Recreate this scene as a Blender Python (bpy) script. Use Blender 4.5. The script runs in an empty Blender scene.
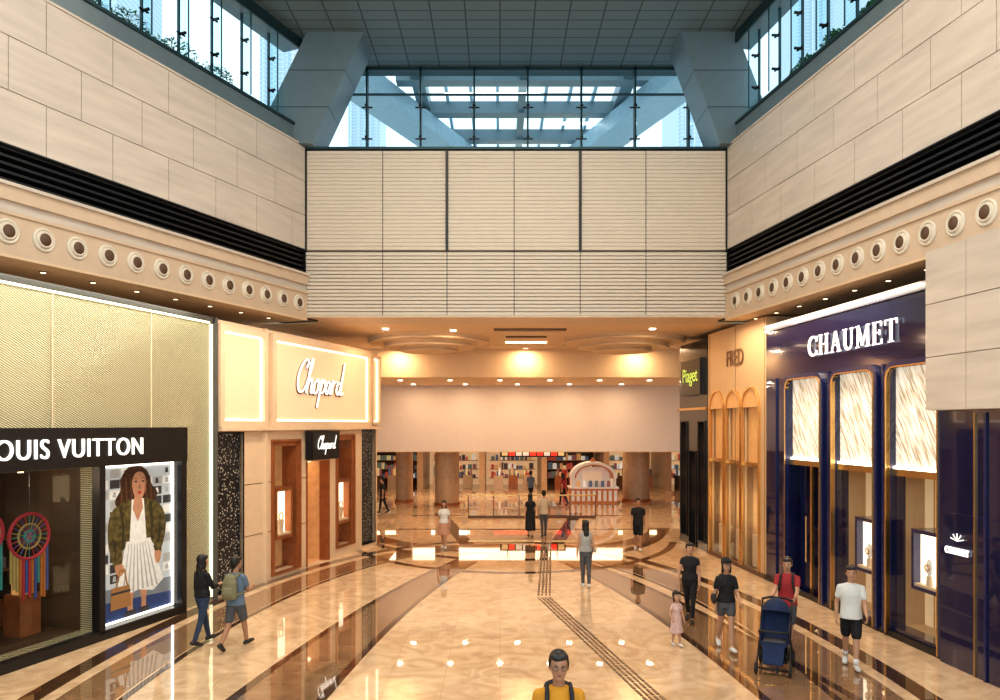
import bpy, math, random
from mathutils import Vector, Matrix, Euler
random.seed(4)
sc = bpy.context.scene
R = math.radians
sc.view_settings.view_transform = 'Standard'
sc.view_settings.exposure = 0.06
for lk in ('Medium High Contrast','Standard - Medium High Contrast'):
    try: sc.view_settings.look = lk; break
    except Exception: pass

# ------------------------------------------------------------------ materials
def M(name, col, rough=.5, metal=0, emit=0, ecol=None, noise=.06, scale=4, bump=0, alpha=None, coat=0, stretch=(1,1,1)):
    m = bpy.data.materials.new(name); m.use_nodes = True
    nt = m.node_tree; b = nt.nodes['Principled BSDF']
    b.inputs['Roughness'].default_value = rough
    b.inputs['Metallic'].default_value = metal
    b.inputs['Coat Weight'].default_value = coat
    tc = nt.nodes.new('ShaderNodeTexCoord'); mp = nt.nodes.new('ShaderNodeMapping')
    mp.inputs['Scale'].default_value = stretch
    nt.links.new(tc.outputs['Object'], mp.inputs['Vector'])
    n = nt.nodes.new('ShaderNodeTexNoise'); n.inputs['Scale'].default_value = scale; n.inputs['Detail'].default_value = 5
    nt.links.new(mp.outputs[0], n.inputs['Vector'])
    r = nt.nodes.new('ShaderNodeValToRGB')
    r.color_ramp.elements[0].position = .3; r.color_ramp.elements[1].position = .7
    r.color_ramp.elements[0].color = (*[max(0, c*(1-noise)) for c in col], 1)
    r.color_ramp.elements[1].color = (*[min(1, c*(1+noise)) for c in col], 1)
    nt.links.new(n.outputs[0], r.inputs[0]); nt.links.new(r.outputs[0], b.inputs['Base Color'])
    if emit:
        b.inputs['Emission Strength'].default_value = emit
        b.inputs['Emission Color'].default_value = (*(ecol or col), 1)
    if bump:
        bp = nt.nodes.new('ShaderNodeBump'); bp.inputs['Strength'].default_value = bump; bp.inputs['Distance'].default_value = .02
        nt.links.new(n.outputs[0], bp.inputs['Height']); nt.links.new(bp.outputs[0], b.inputs['Normal'])
    return m

def glassM(name, tint=(.9,.96,1), gloss=.25):
    m = bpy.data.materials.new(name); m.use_nodes = True; nt = m.node_tree
    nt.nodes.remove(nt.nodes['Principled BSDF']); out = nt.nodes['Material Output']
    t = nt.nodes.new('ShaderNodeBsdfTransparent'); t.inputs[0].default_value = (*tint, 1)
    g = nt.nodes.new('ShaderNodeBsdfGlossy'); g.inputs['Roughness'].default_value = .02
    lw = nt.nodes.new('ShaderNodeLayerWeight'); lw.inputs[0].default_value = .5
    p = nt.nodes.new('ShaderNodeMath'); p.operation='POWER'; p.inputs[1].default_value=3
    q = nt.nodes.new('ShaderNodeMath'); q.operation='MULTIPLY_ADD'; q.inputs[1].default_value=gloss; q.inputs[2].default_value=.03
    nt.links.new(lw.outputs['Facing'], p.inputs[0]); nt.links.new(p.outputs[0], q.inputs[0])
    mx = nt.nodes.new('ShaderNodeMixShader')
    nt.links.new(q.outputs[0], mx.inputs[0]); nt.links.new(t.outputs[0], mx.inputs[1]); nt.links.new(g.outputs[0], mx.inputs[2])
    nt.links.new(mx.outputs[0], out.inputs[0])
    return m

def patternM(name, kind, c1, c2, scale, rough=.4, emit=0, stretch=(1,1,1), rot=(0,0,0), metal=0, lo=.45, hi=.55, bump=0):
    m = bpy.data.materials.new(name); m.use_nodes = True; nt = m.node_tree; b = nt.nodes['Principled BSDF']
    b.inputs['Roughness'].default_value = rough; b.inputs['Metallic'].default_value = metal
    tc = nt.nodes.new('ShaderNodeTexCoord'); mp = nt.nodes.new('ShaderNodeMapping'); mp2 = nt.nodes.new('ShaderNodeMapping')
    mp.inputs['Rotation'].default_value = rot; mp2.inputs['Scale'].default_value = stretch
    nt.links.new(tc.outputs['Object'], mp.inputs['Vector']); nt.links.new(mp.outputs[0], mp2.inputs['Vector'])
    if kind == 'wave':
        t = nt.nodes.new('ShaderNodeTexWave'); t.inputs['Scale'].default_value = scale; t.inputs['Distortion'].default_value = 2.2
        t.inputs['Detail'].default_value = 2; t.inputs['Detail Scale'].default_value = .8; o = t.outputs['Fac']
    elif kind == 'noise':
        t = nt.nodes.new('ShaderNodeTexNoise'); t.inputs['Scale'].default_value = scale; t.inputs['Detail'].default_value = 3; o = t.outputs[0]
    elif kind == 'voronoi':
        t = nt.nodes.new('ShaderNodeTexVoronoi'); t.inputs['Scale'].default_value = scale; o = t.outputs['Distance']
    elif kind == 'brick':
        t = nt.nodes.new('ShaderNodeTexBrick'); t.inputs['Scale'].default_value = scale
        t.inputs['Mortar Size'].default_value = .012; t.offset = 0; o = t.outputs['Fac']
    nt.links.new(mp2.outputs[0], t.inputs['Vector'])
    r = nt.nodes.new('ShaderNodeValToRGB')
    r.color_ramp.elements[0].position = lo; r.color_ramp.elements[1].position = hi
    r.color_ramp.elements[0].color = (*c1, 1); r.color_ramp.elements[1].color = (*c2, 1)
    nt.links.new(o, r.inputs[0]); nt.links.new(r.outputs[0], b.inputs['Base Color'])
    if emit:
        nt.links.new(r.outputs[0], b.inputs['Emission Color']); b.inputs['Emission Strength'].default_value = emit
    if bump:
        bp = nt.nodes.new('ShaderNodeBump'); bp.inputs['Strength'].default_value = bump; bp.inputs['Distance'].default_value = .02
        nt.links.new(o, bp.inputs['Height']); nt.links.new(bp.outputs[0], b.inputs['Normal'])
    return m

cream = M('cream_cladding', (.64,.50,.37), .45, noise=.04)
stone = M('stone_panel', (.62,.55,.48), .4, noise=.10, scale=1.2, stretch=(.6,1,5))
gapm = M('joint_dark', (.10,.09,.08), .8)
black = M('black_metal', (.010,.010,.012), .35)
louvre = M('louvre_aluminium', (.70,.61,.50), .45, noise=.02)
ceilw = M('ceiling_plaster', (.76,.57,.38), .7, noise=.02)
ceild = patternM('atrium_ceiling_panels', 'brick', (.14,.19,.205), (.045,.065,.07), .55, .5, lo=.2, hi=.8)
steel = M('steel_blue_cladding', (.17,.23,.26), .35, metal=.2, noise=.04)
steeld = M('steel_dark', (.03,.07,.085), .4, metal=.4)
steell = M('steel_light', (.40,.54,.62), .4, metal=.1)
glass = glassM('clear_glass', (.80,.95,.98), .3)
shopglass = glassM('shop_glass', (.96,.97,.96), .3)
navy = M('navy_lacquer', (.008,.011,.055), .10, noise=.2, scale=.8, coat=.8)
navyd = M('navy_frame', (.014,.02,.09), .2, coat=.4)
gold = M('gold_trim', (.75,.48,.20), .25, metal=.9)
bronze = M('bronze_panel', (.36,.13,.05), .35, metal=.3, noise=.15)
beige = M('beige_shopfront', (.60,.41,.24), .45, noise=.06, stretch=(6,6,.5))
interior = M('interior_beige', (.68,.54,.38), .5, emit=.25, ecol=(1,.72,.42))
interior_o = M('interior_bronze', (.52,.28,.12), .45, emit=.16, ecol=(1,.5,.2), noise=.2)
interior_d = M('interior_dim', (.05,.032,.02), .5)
warmglow = M('warm_glow', (1,.8,.5), .5, emit=3, ecol=(1,.78,.48))
whiteglow = M('white_glow', (1,.95,.88), .5, emit=3, ecol=(1,.94,.85))
lightbox = M('lightbox_cream', (.70,.50,.33), .5, emit=.27, ecol=(1,.72,.46), noise=.02)
lightboxb = M('lightbox_edge', (1,.9,.75), .5, emit=1.6, ecol=(1,.85,.62))
letter = M('letter_white', (.95,.95,.93), .4, emit=.7, ecol=(1,.98,.95))
lettersh = M('letter_shadow_bronze', (.20,.10,.05), .5, metal=.3)  # dark tone standing in for shade around the script letters
letterd = M('letter_bronze', (.22,.13,.08), .4, metal=.5)
green = M('sign_green', (.5,.6,.15), .4, emit=.5, ecol=(.65,.9,.15))
lvglass = patternM('patterned_gold_mesh', 'wave', (.20,.185,.11), (.56,.53,.37), 8.5, .26, emit=.05, rot=(0,R(62),0), stretch=(1,1,.6), metal=.35, lo=.1, hi=.9, bump=.5)
lvglow = M('glowing_green_glass', (.75,.80,.55), .3, emit=.9, ecol=(1,.98,.72))
sparkle = patternM('sparkle_mesh', 'voronoi', (.60,.54,.44), (.012,.012,.014), 15, .3, emit=.2, lo=.14, hi=.36)
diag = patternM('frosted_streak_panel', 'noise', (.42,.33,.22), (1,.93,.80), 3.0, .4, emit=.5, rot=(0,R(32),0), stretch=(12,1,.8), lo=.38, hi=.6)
lilac = M('pale_bulkhead', (.68,.59,.54), .6, noise=.02)
concr = M('column_stone', (.48,.33,.21), .35, noise=.08)
tower = patternM('tower_windows', 'brick', (.40,.50,.58), (.70,.78,.84), .35, .5, emit=.35, lo=.2, hi=.8, rot=(R(90),0,0))
leaf = M('leaf_green', (.03,.13,.035), .6, noise=.5, scale=8)

def floorM():
    m = bpy.data.materials.new('polished_marble_floor'); m.use_nodes = True; nt = m.node_tree; b = nt.nodes['Principled BSDF']
    tc = nt.nodes.new('ShaderNodeTexCoord')
    br = nt.nodes.new('ShaderNodeTexBrick'); br.offset = 0; br.inputs['Scale'].default_value = 1.0
    br.inputs['Brick Width'].default_value = .9; br.inputs['Row Height'].default_value = .9
    br.inputs['Mortar Size'].default_value = .003
    br.inputs['Color1'].default_value = (.80,.60,.41,1); br.inputs['Color2'].default_value = (.74,.54,.36,1)
    br.inputs['Mortar'].default_value = (.5,.36,.25,1)
    nt.links.new(tc.outputs['Object'], br.inputs['Vector'])
    n = nt.nodes.new('ShaderNodeTexNoise'); n.inputs['Scale'].default_value = 1.4; n.inputs['Detail'].default_value = 9; n.inputs['Distortion'].default_value = 2.4
    nt.links.new(tc.outputs['Object'], n.inputs['Vector'])
    rr = nt.nodes.new('ShaderNodeValToRGB'); rr.color_ramp.elements[0].position=.35; rr.color_ramp.elements[0].color=(.62,.54,.46,1)
    rr.color_ramp.elements[1].position=.62; rr.color_ramp.elements[1].color=(1,1,1,1); nt.links.new(n.outputs[0], rr.inputs[0])
    mx = nt.nodes.new('ShaderNodeMix'); mx.data_type = 'RGBA'; mx.blend_type = 'MULTIPLY'; mx.inputs[0].default_value = .6
    nt.links.new(br.outputs['Color'], mx.inputs[6]); nt.links.new(rr.outputs[0], mx.inputs[7])
    nt.links.new(mx.outputs[2], b.inputs['Base Color'])
    b.inputs['Roughness'].default_value = .02; b.inputs['IOR'].default_value = 2.2
    return m
floorm = floorM()
inlay_d = M('inlay_dark_marble', (.08,.04,.022), .03, noise=.25, scale=3, coat=1)
inlay_m = M('inlay_tan_marble', (.30,.18,.10), .03, noise=.2, scale=3, coat=1)
tact = M('tactile_brass', (.16,.10,.06), .35, metal=.4)

# ------------------------------------------------------------------ mesh builder
class MB:
    def __init__(s): s.v=[]; s.f=[]; s.m=[]; s.mats=[]
    def mi(s, mat):
        if mat not in s.mats: s.mats.append(mat)
        return s.mats.index(mat)
    def add(s, vs, fs, mat):
        o=len(s.v); s.v += [tuple(v) for v in vs]; k=s.mi(mat)
        for f in fs: s.f.append(tuple(i+o for i in f)); s.m.append(k)
    def box(s,x0,x1,y0,y1,z0,z1,mat):
        vs=[(x,y,z) for z in (z0,z1) for y in (y0,y1) for x in (x0,x1)]
        s.add(vs,[(0,2,3,1),(4,5,7,6),(0,1,5,4),(2,6,7,3),(0,4,6,2),(1,3,7,5)],mat)
    def poly(s,pts,mat): s.add(pts,[tuple(range(len(pts)))],mat)
    def prism(s,pts,y0,y1,mat):
        n=len(pts); vs=[(x,y0,z) for x,z in pts]+[(x,y1,z) for x,z in pts]
        fs=[tuple(range(n)),tuple(range(2*n-1,n-1,-1))]+[(i,(i+1)%n,(i+1)%n+n,i+n) for i in range(n)]
        s.add(vs,fs,mat)
    def slab(s,pts,z0,z1,mat):
        n=len(pts); vs=[(x,y,z0) for x,y in pts]+[(x,y,z1) for x,y in pts]
        fs=[tuple(range(n-1,-1,-1)),tuple(range(n,2*n))]+[(i,(i+1)%n,(i+1)%n+n,i+n) for i in range(n)]
        s.add(vs,fs,mat)
    def cyl(s,p0,p1,r0,r1,mat,n=12,e=1.0,ref=None):
        p0=Vector(p0);p1=Vector(p1);d=(p1-p0)
        if d.length<1e-6:return
        d.normalize(); a=Vector(ref) if ref else (Vector((0,1,0)) if abs(d.y)<.9 else Vector((1,0,0)))
        b=d.cross(a).normalized(); a=b.cross(d).normalized()
        vs=[];
        for p,r in ((p0,r0),(p1,r1)):
            for i in range(n):
                t=2*math.pi*i/n; vs.append(p+a*(r*e*math.cos(t))+b*(r*math.sin(t)))
        fs=[(i,(i+1)%n,(i+1)%n+n,i+n) for i in range(n)]+[tuple(range(n-1,-1,-1)),tuple(range(n,2*n))]
        s.add(vs,fs,mat)
    def ell(s,c,r,mat,n=14,k=9,rot=None,keep=None):
        c=Vector(c); vs=[];loc=[]
        for j in range(k+1):
            ph=math.pi*j/k
            for i in range(n):
                t=2*math.pi*i/n; p=Vector((r[0]*math.sin(ph)*math.cos(t),r[1]*math.sin(ph)*math.sin(t),r[2]*math.cos(ph)))
                loc.append(p.copy())
                if rot is not None: p=rot@p
                vs.append(c+p)
        fs=[]
        for j in range(k):
            for i in range(n):
                f=(j*n+i,(j+1)*n+i,(j+1)*n+(i+1)%n,j*n+(i+1)%n)
                if keep and not keep(sum((loc[q] for q in f),Vector())/4): continue
                fs.append(f)
        s.add(vs,fs,mat)
    def tube(s,pts,rs,mat,n=10):
        for i in range(len(pts)-1): s.cyl(pts[i],pts[i+1],rs[i],rs[i+1],mat,n)
        for p,r in zip(pts,rs): s.ell(p,(r,r,r),mat,n,6)
    def loft(s,rings,mat,n=18):
        vs=[]
        for c,rx,ry in rings:
            for i in range(n):
                t=2*math.pi*i/n; vs.append((c[0]+rx*math.cos(t),c[1]+ry*math.sin(t),c[2]))
        fs=[]
        for j in range(len(rings)-1):
            for i in range(n): fs.append((j*n+i,j*n+(i+1)%n,(j+1)*n+(i+1)%n,(j+1)*n+i))
        k=len(rings)-1
        fs+= [tuple(range(n-1,-1,-1)), tuple(range(k*n,k*n+n))]
        s.add(vs,fs,mat)
    def torus(s,c,R_,r,mat,nrm='y',n=24,k=8):
        vs=[]
        for i in range(n):
            a=2*math.pi*i/n
            for j in range(k):
                b=2*math.pi*j/k; q=R_+r*math.cos(b); h=r*math.sin(b)
                if nrm=='y': vs.append((c[0]+q*math.cos(a),c[1]+h,c[2]+q*math.sin(a)))
                elif nrm=='x': vs.append((c[0]+h,c[1]+q*math.cos(a),c[2]+q*math.sin(a)))
                else: vs.append((c[0]+q*math.cos(a),c[1]+q*math.sin(a),c[2]+h))
        fs=[(i*k+j,((i+1)%n)*k+j,((i+1)%n)*k+(j+1)%k,i*k+(j+1)%k) for i in range(n) for j in range(k)]
        s.add(vs,fs,mat)
    def obj(s,name,mw=None,smooth=False,parent=None):
        me=bpy.data.meshes.new(name); me.from_pydata(s.v,[],s.f)
        for m in s.mats: me.materials.append(m)
        me.polygons.foreach_set('material_index',s.m)
        if smooth: me.polygons.foreach_set('use_smooth',[True]*len(s.f))
        me.update()
        o=bpy.data.objects.new(name,me); bpy.context.collection.objects.link(o)
        if parent: o.parent=parent
        elif mw is not None: o.matrix_world=mw
        return o

def empty(name,mw=None):
    e=bpy.data.objects.new(name,None); bpy.context.collection.objects.link(e)
    if mw is not None: e.matrix_world=mw
    return e
def frame(ox,oy,dx,dy):
    X=Vector((dx,dy,0)).normalized(); Y=Vector((-X.y,X.x,0))
    m=Matrix.Identity(4); m.col[0]=(*X,0); m.col[1]=(*Y,0); m.col[2]=(0,0,1,0); m.col[3]=(ox,oy,0,1); return m
FL=frame(-8.3,12.45,.306,1); FR=frame(6.40,26.92,.098,-.9952)
UL=frame(-5.5,21.2,.4,1);   UR=frame(6.42,21.2,.155,-1)

def text(name,body,x,y,z,width,mat,parent,height=None,ext=.03,offset=0,shear=0,sp=1):
    c=bpy.data.curves.new(name,'FONT'); c.body=body; c.extrude=ext; c.offset=offset; c.shear=shear; c.space_character=sp
    c.align_x='CENTER'; c.align_y='CENTER'; c.size=1; c.materials.append(mat)
    o=bpy.data.objects.new(name,c); bpy.context.collection.objects.link(o)
    bpy.context.view_layer.update()
    d=o.dimensions; sx=width/d.x; sy=(height/d.y) if height else sx
    o.parent=parent; o.rotation_euler=(R(90),0,0); o.scale=(sx,sy,1); o.location=(x,y,z)
    return o
def stroke(name,lines,x,y,z,sc_,mat,parent,bev=.03):
    c=bpy.data.curves.new(name,'CURVE'); c.dimensions='3D'; c.bevel_depth=bev; c.bevel_resolution=1; c.resolution_u=6
    for L in lines:
        s=c.splines.new('NURBS'); s.points.add(len(L)-1)
        for p,(a,b) in zip(s.points,L): p.co=(a*sc_+.25*b*sc_,0,b*sc_,1)
        s.order_u=3; s.use_endpoint_u=True
    c.materials.append(mat)
    o=bpy.data.objects.new(name,c); bpy.context.collection.objects.link(o); o.parent=parent; o.location=(x,y,z); return o
SCRIPT=[[(.62,1.3),(.85,1.55),(.6,1.8),(.15,1.4),(-.05,.7),(.15,.05),(.6,.05),(.8,.4)],
 [(.8,.4),(1.1,1.2),(1.2,1.85),(1.0,1.7),(.93,.6),(.9,0)],[(.92,.35),(1.1,.8),(1.35,.75),(1.27,.1),(1.4,-.02),(1.5,.2)],
 [(1.9,.75),(1.6,.7),(1.5,.2),(1.75,-.05),(2.0,.25),(1.97,.65),(1.8,.72),(2.15,.65)],
 [(2.25,.8),(2.2,0),(2.1,-.7)],[(2.22,.3),(2.4,.85),(2.7,.6),(2.55,0),(2.23,.08)],
 [(3.1,.65),(2.85,.75),(2.72,.25),(2.92,-.05),(3.12,.4),(3.15,.75),(3.1,.1),(3.27,.05)],
 [(3.38,.8),(3.38,.02)],[(3.38,.4),(3.52,.75),(3.75,.72)],
 [(4.25,.65),(4.0,.75),(3.83,.3),(4.05,-.05),(4.3,.4),(4.4,1.1),(4.45,1.8)],[(4.4,1.0),(4.28,.15),(4.42,-.02),(4.6,.15)]]
TH,TN=.15,.05
SERIF={'C':(.85,[( .80,.70,.80,.98,TN),(.80,.02,.80,.26,TN)],[(.48,.5,.42,.48,35,325,TN,TH)]),
 'H':(.95,[(.2,0,.2,1,TH),(.75,0,.75,1,TH),(.2,.52,.75,.52,TN),(.05,.02,.35,.02,TN),(.05,.98,.35,.98,TN),(.6,.02,.9,.02,TN),(.6,.98,.9,.98,TN)],[]),
 'A':(.95,[(.15,0,.45,1,TN),(.45,1,.78,0,TH),(.25,.33,.66,.33,TN),(.0,.02,.3,.02,TN),(.62,.02,.95,.02,TN)],[]),
 'U':(.92,[(.2,.35,.2,1,TH),(.75,.35,.75,1,TN),(.05,.98,.35,.98,TN),(.6,.98,.9,.98,TN)],[(.475,.36,.275,.34,180,360,TH,TN)]),
 'M':(1.12,[(.17,0,.2,1,TN),(.2,1,.55,.08,TH),(.55,.08,.9,1,TN),(.92,1,.95,0,TH),(.03,.02,.32,.02,TN),(.78,.02,1.1,.02,TN),(.03,.98,.25,.98,TN),(.85,.98,1.08,.98,TN)],[]),
 'E':(.80,[(.2,0,.2,1,TH),(.05,.02,.72,.02,TN),(.05,.98,.68,.98,TN),(.2,.52,.55,.52,TN),(.70,0,.72,.22,TN),(.67,.78,.67,1,TN),(.55,.4,.55,.64,TN)],[]),
 'T':(.85,[(.42,0,.42,1,TH),(.02,.97,.82,.97,TN),(.25,.02,.6,.02,TN),(.03,.76,.03,1,TN),(.81,.76,.81,1,TN)],[])}
def serif(name,word,x,y,z,width,height,mat,parent):
    mb=MB(); tot=sum(SERIF[c][0] for c in word)+.12*(len(word)-1); sx=width/tot; cx=x-width/2; z0=z-height/2
    def bar(x0,a,x1,b,w):
        p=Vector((x0*sx,a*height));q=Vector((x1*sx,b*height));d=(q-p).normalized();n=Vector((-d.y,d.x))*w*height/2
        mb.prism([(cx+p.x-n.x,z0+p.y-n.y),(cx+q.x-n.x,z0+q.y-n.y),(cx+q.x+n.x,z0+q.y+n.y),(cx+p.x+n.x,z0+p.y+n.y)],y-.03,y,mat)
    for c in word:
        adv,bars,arcs=SERIF[c]
        for b in bars: bar(*b)
        for ax,az,rx,rz,a0,a1,w0,w1 in arcs:
            N=14
            for i in range(N):
                t0=R(a0+(a1-a0)*i/N);t1=R(a0+(a1-a0)*(i+1)/N); f=(i+.5)/N; w=w0+(w1-w0)*(math.sin(math.pi*f) if c=='C' else f)
                bar(ax+rx*math.cos(t0),az+rz*math.sin(t0),ax+rx*math.cos(t1),az+rz*math.sin(t1),w)
        cx+=(adv+.12)*sx
    return mb.obj(name,parent=parent)

# ------------------------------------------------------------------ floor
mb=MB(); mb.box(-16,16,-3,62,-.3,0,floorm); mb.obj('floor')
mb=MB()
def ring(cx,cy,a,b,w,mat,z,t0=0,t1=360,n=120):
    pts=[]
    for i in range(n+1):
        t=R(t0+(t1-t0)*i/n); nx,ny=math.cos(t),math.sin(t)
        pts.append(((cx+(a-w/2)*nx,cy+(b-w/2)*ny),(cx+(a+w/2)*nx,cy+(b+w/2)*ny)))
    for i in range(n):
        p,q=pts[i],pts[i+1]
        mb.poly([(*p[0],z),(*p[1],z),(*q[1],z),(*q[0],z)],mat)
def ribbon(p,q,w,mat,z,w2=None):
    p=Vector(p);q=Vector(q);d=(q-p).normalized();n=Vector((-d.y,d.x))*.5; w2=w2 or w
    mb.poly([(*(p-n*w),z),(*(q-n*w2),z),(*(q+n*w2),z),(*(p+n*w),z)],mat)
def bez(p,c,q,w,w2,mat,z,off=0,n=30):
    p=Vector(p);c=Vector(c);q=Vector(q);L=[]
    for i in range(n+1):
        t=i/n; a=p*(1-t)**2+c*2*t*(1-t)+q*t*t; d=((c-p)*(1-t)+(q-c)*t).normalized(); nn=Vector((-d.y,d.x)); ww=w+(w2-w)*t
        m=a+nn*off*ww; L.append((m-nn*ww*.5*(1 if not off else .12),m+nn*ww*.5*(1 if not off else .12)))
    for i in range(n): mb.poly([(*L[i][0],z),(*L[i+1][0],z),(*L[i+1][1],z),(*L[i][1],z)],mat)
ring(-.3,12,5.9,13.4,.9,inlay_m,.002)
ring(-.3,12,6.75,14.5,.34,inlay_d,.004)
ring(-.3,12,5.35,12.8,.12,inlay_d,.004)
ring(0.4,31,6.0,8.2,.35,inlay_d,.0035,190,350)
ring(0.4,31,6.0,6.6,.8,inlay_m,.0025,190,350)
ring(0.4,29,6.0,8.2,.25,inlay_d,.0032,200,340)
for P_ in (((-.6,23.8),(-3.0,17.5),(-3.6,8)),((1.7,23.8),(4.2,17.5),(4.9,8.5))):
    bez(*P_,.6,1.5,inlay_m,.0015)
    for o_ in (-.5,.5): bez(*P_,.6,1.5,inlay_d,.003,o_)
for sx in (-1,1):
    ribbon((.4+sx*3.2,35),(.4+sx*1.4,25),.5,inlay_d,.003)
for y in (29.5,34):
    ribbon((-4,y),(5.6,y),.22,inlay_d,.0045)
mb.obj('floor_inlay_pattern')
mb=MB()
def studs(p,q,w=.36):
    p=Vector(p);q=Vector(q);d=(q-p);L=d.length;d.normalize();n=Vector((-d.y,d.x))
    for k in (-1.5,-.5,.5,1.5):
        i=0
        while i<L-.28:
            a=p+d*i+n*(k*w/4); b=a+d*.24
            e=n*.022
            mb.slab([tuple(a-e),tuple(b-e),tuple(b+e),tuple(a+e)],.0,.011,tact); i+=.3
studs((1.8,28.5),(1.05,17.9)); studs((1.05,17.8),(2.35,11)); studs((2.35,11),(3.0,6))
mb.obj('tactile_paving_strip')

# ------------------------------------------------------------------ upper walls
def upper(name,F,xa,xb,vents,flip):
    mb=MB()
    mb.box(xa,xb,.06,.4,7.85,8.35,cream); mb.box(xa,xb,.06,.4,9.05,11.95,gapm); mb.box(xa,xb,.35,.5,8.3,9.1,black)
    mb.box(xa,xb,-.02,.5,11.95,12.0,stone)
    h=(11.95-9.05)/3
    for r in range(3):
        x=xa-.72*(r%2)
        while x<xb:
            a=max(x,xa)+.007;b=min(x+1.45,xb)-.007
            if b>a: mb.box(a,b,0,.06,9.05+r*h+.008,9.05+(r+1)*h-.008,stone)
            x+=1.45
    for i,z in enumerate((8.42,8.56,8.70,8.84,8.98)): mb.box(xa,xb,.05,.35,z,z+.05,black)
    mb.box(xa,xb,-.02,.35,9.03,9.06,black)
    mb.box(xa,xb,-.10,.06,8.05,8.34,cream); mb.box(xa,xb,-.16,.06,8.30,8.36,stone)
    mb.box(xa,xb,-.02,.06,7.85,8.05,stone)
    mb.box(xa,xb,-.06,.35,7.10,7.85,cream); mb.box(xa,xb,-.10,.0,7.80,7.86,cream)
    mb.box(xa,xb,-.06,3.2,7.05,7.10,ceilw)
    mb.box(xa,xb,3.0,3.2,0,7.1,ceilw)
    if flip: mb.box(xb-.02,xb+.6,-.0,1.2,7.1,11.95,black)
    else: mb.box(xa-.6,xa+.02,-.0,1.2,7.1,11.95,black)
    o=mb.obj(name,F)
    vm=MB()
    ringm=M('vent_ring',(.74,.67,.56),.35); dk=M('vent_bore',(.13,.075,.045),.6)
    for x in vents:
        vm.torus((x,-.07,7.5),.195,.03,ringm); vm.cyl((x,-.065,7.5),(x,-.10,7.5),.18,.15,ringm,20,1.0,(0,0,1))
        vm.cyl((x,-.10,7.5),(x,-.115,7.5),.125,.12,dk,20,1.0,(0,0,1)); vm.torus((x,-.105,7.5),.13,.02,ringm)
    vo=vm.obj('air_nozzle_row',None,smooth=True,parent=o)
    dm=MB()
    x=xa+.6
    while x<xb:
        dm.cyl((x,.55,7.052),(x,.55,7.03),.07,.07,black,14); dm.cyl((x,.55,7.032),(x,.55,7.025),.05,.05,warmglow,14); x+=1.1
    dm.obj('soffit_downlights',None,parent=o)
upper('wall_left',UL,-18,0,[-.4-.686*i for i in range(24)],1)
upper('wall_right',UR,0,18,[.68+.664*i for i in range(25)],0)

def clere(n,F,xa,xb,side):
    mb=MB()
    mb.box(xa,xb,.10,.5,12.0,12.45,steel); mb.box(xa,xb,.05,.55,12.45,12.52,steeld)
    mb.box(xa,xb,.0,.6,14.65,14.9,steel); mb.box(xa,xb,-.05,.0,14.6,14.9,steeld)
    mb.poly([(xa,.3,12.52),(xb,.3,12.52),(xb,.3,14.65),(xa,.3,14.65)],glass)
    x=xa
    while x<=xb+.01:
        mb.poly([(x,.02,12.52),(x,.3,12.52),(x,.3,14.65),(x,.02,14.65)],glass); mb.box(x-.02,x+.02,.28,.34,12.52,14.65,steeld)
        mb.box(x-.012,x+.012,.0,.025,12.52,14.65,steeld)
        for z in (13.1,13.95):
            mb.box(x-.12,x+.12,.22,.26,z-.015,z+.015,black); mb.cyl((x,.1,z),(x,.3,z),.035,.035,black,8)
        x+=1.05
    mb.obj('window_'+n,F)
    pm=MB(); pm.box(xa+(1.6 if side>0 else 0),xb-(1.6 if side<0 else 0),.9,1.7,11.9,12.5,steel); lm=pm; stem=M('stem',(.1,.06,.03))
    for i in range(12):
        cx=(xb-2.2-1.35*i) if side<0 else (xa+2.2+1.35*i)
        rad=.40+.16*random.random()
        for k in range(560):
            d=Vector((random.gauss(0,1),random.gauss(0,1),random.gauss(0,1))).normalized()*rad*random.uniform(.6,1)
            c=Vector((cx,1.0,12.98))+Vector((d.x*1.35,d.y*.8,d.z*.95))
            a=Vector((random.gauss(0,1),random.gauss(0,1),random.gauss(0,1))).normalized(); b=a.orthogonal().normalized()
            lm.poly([c-a*.07,c+b*.03,c+a*.07,c-b*.03],leaf)
        lm.cyl((cx,1.0,12.45),(cx,1.0,12.9),.03,.02,stem,6)
    pm.obj('planter_with_shrubs',F)
clere('1',UL,-18,-.2,-1); clere('2',UR,.2,18,1)

# atrium ceiling
mb=MB()
mb.slab([(-4.9,23.0),(6.2,23.0),(9.9,-3),(-15.0,-3)],14.9,15.2,ceild)
mb.obj('ceiling')
mb=MB()
for xx,yy in ((-3,8),(1,8),(5,8),(-3,14),(1,14),(5,14)):
    mb.cyl((xx,yy,14.9),(xx,yy,14.86),.16,.16,black,16); mb.cyl((xx,yy,14.865),(xx,yy,14.85),.12,.12,warmglow,16)
mb.obj('ceiling_downlights')
def strut(b0,b1,t0,t1,ya,yb,yt0,yt1):
    mb=MB()
    vs=[(b0,ya,11.95),(b1,ya,11.95),(b1,yb,11.95),(b0,yb,11.95),(t0,yt0,14.9),(t1,yt0,14.9),(t1,yt1,14.9),(t0,yt1,14.9)]
    mb.add(vs,[(3,2,1,0),(4,5,6,7),(0,1,5,4),(1,2,6,5),(2,3,7,6),(3,0,4,7)],steel)
    for f in (.33,.66):
        z=11.95+2.95*f; a=b0+(t0-b0)*f; b=b1+(t1-b1)*f; y0=ya+(yt0-ya)*f
        mb.box(a-.004,b+.004,y0-.006,y0+1.3,z-.008,z+.008,steeld)
    mb.obj('inclined_column')
strut(-6.9,-5.25,-5.3,-3.75,20.9,22.2,20.6,21.9)
strut(6.15,7.80,4.95,6.5,20.9,22.2,20.6,21.9)

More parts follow.
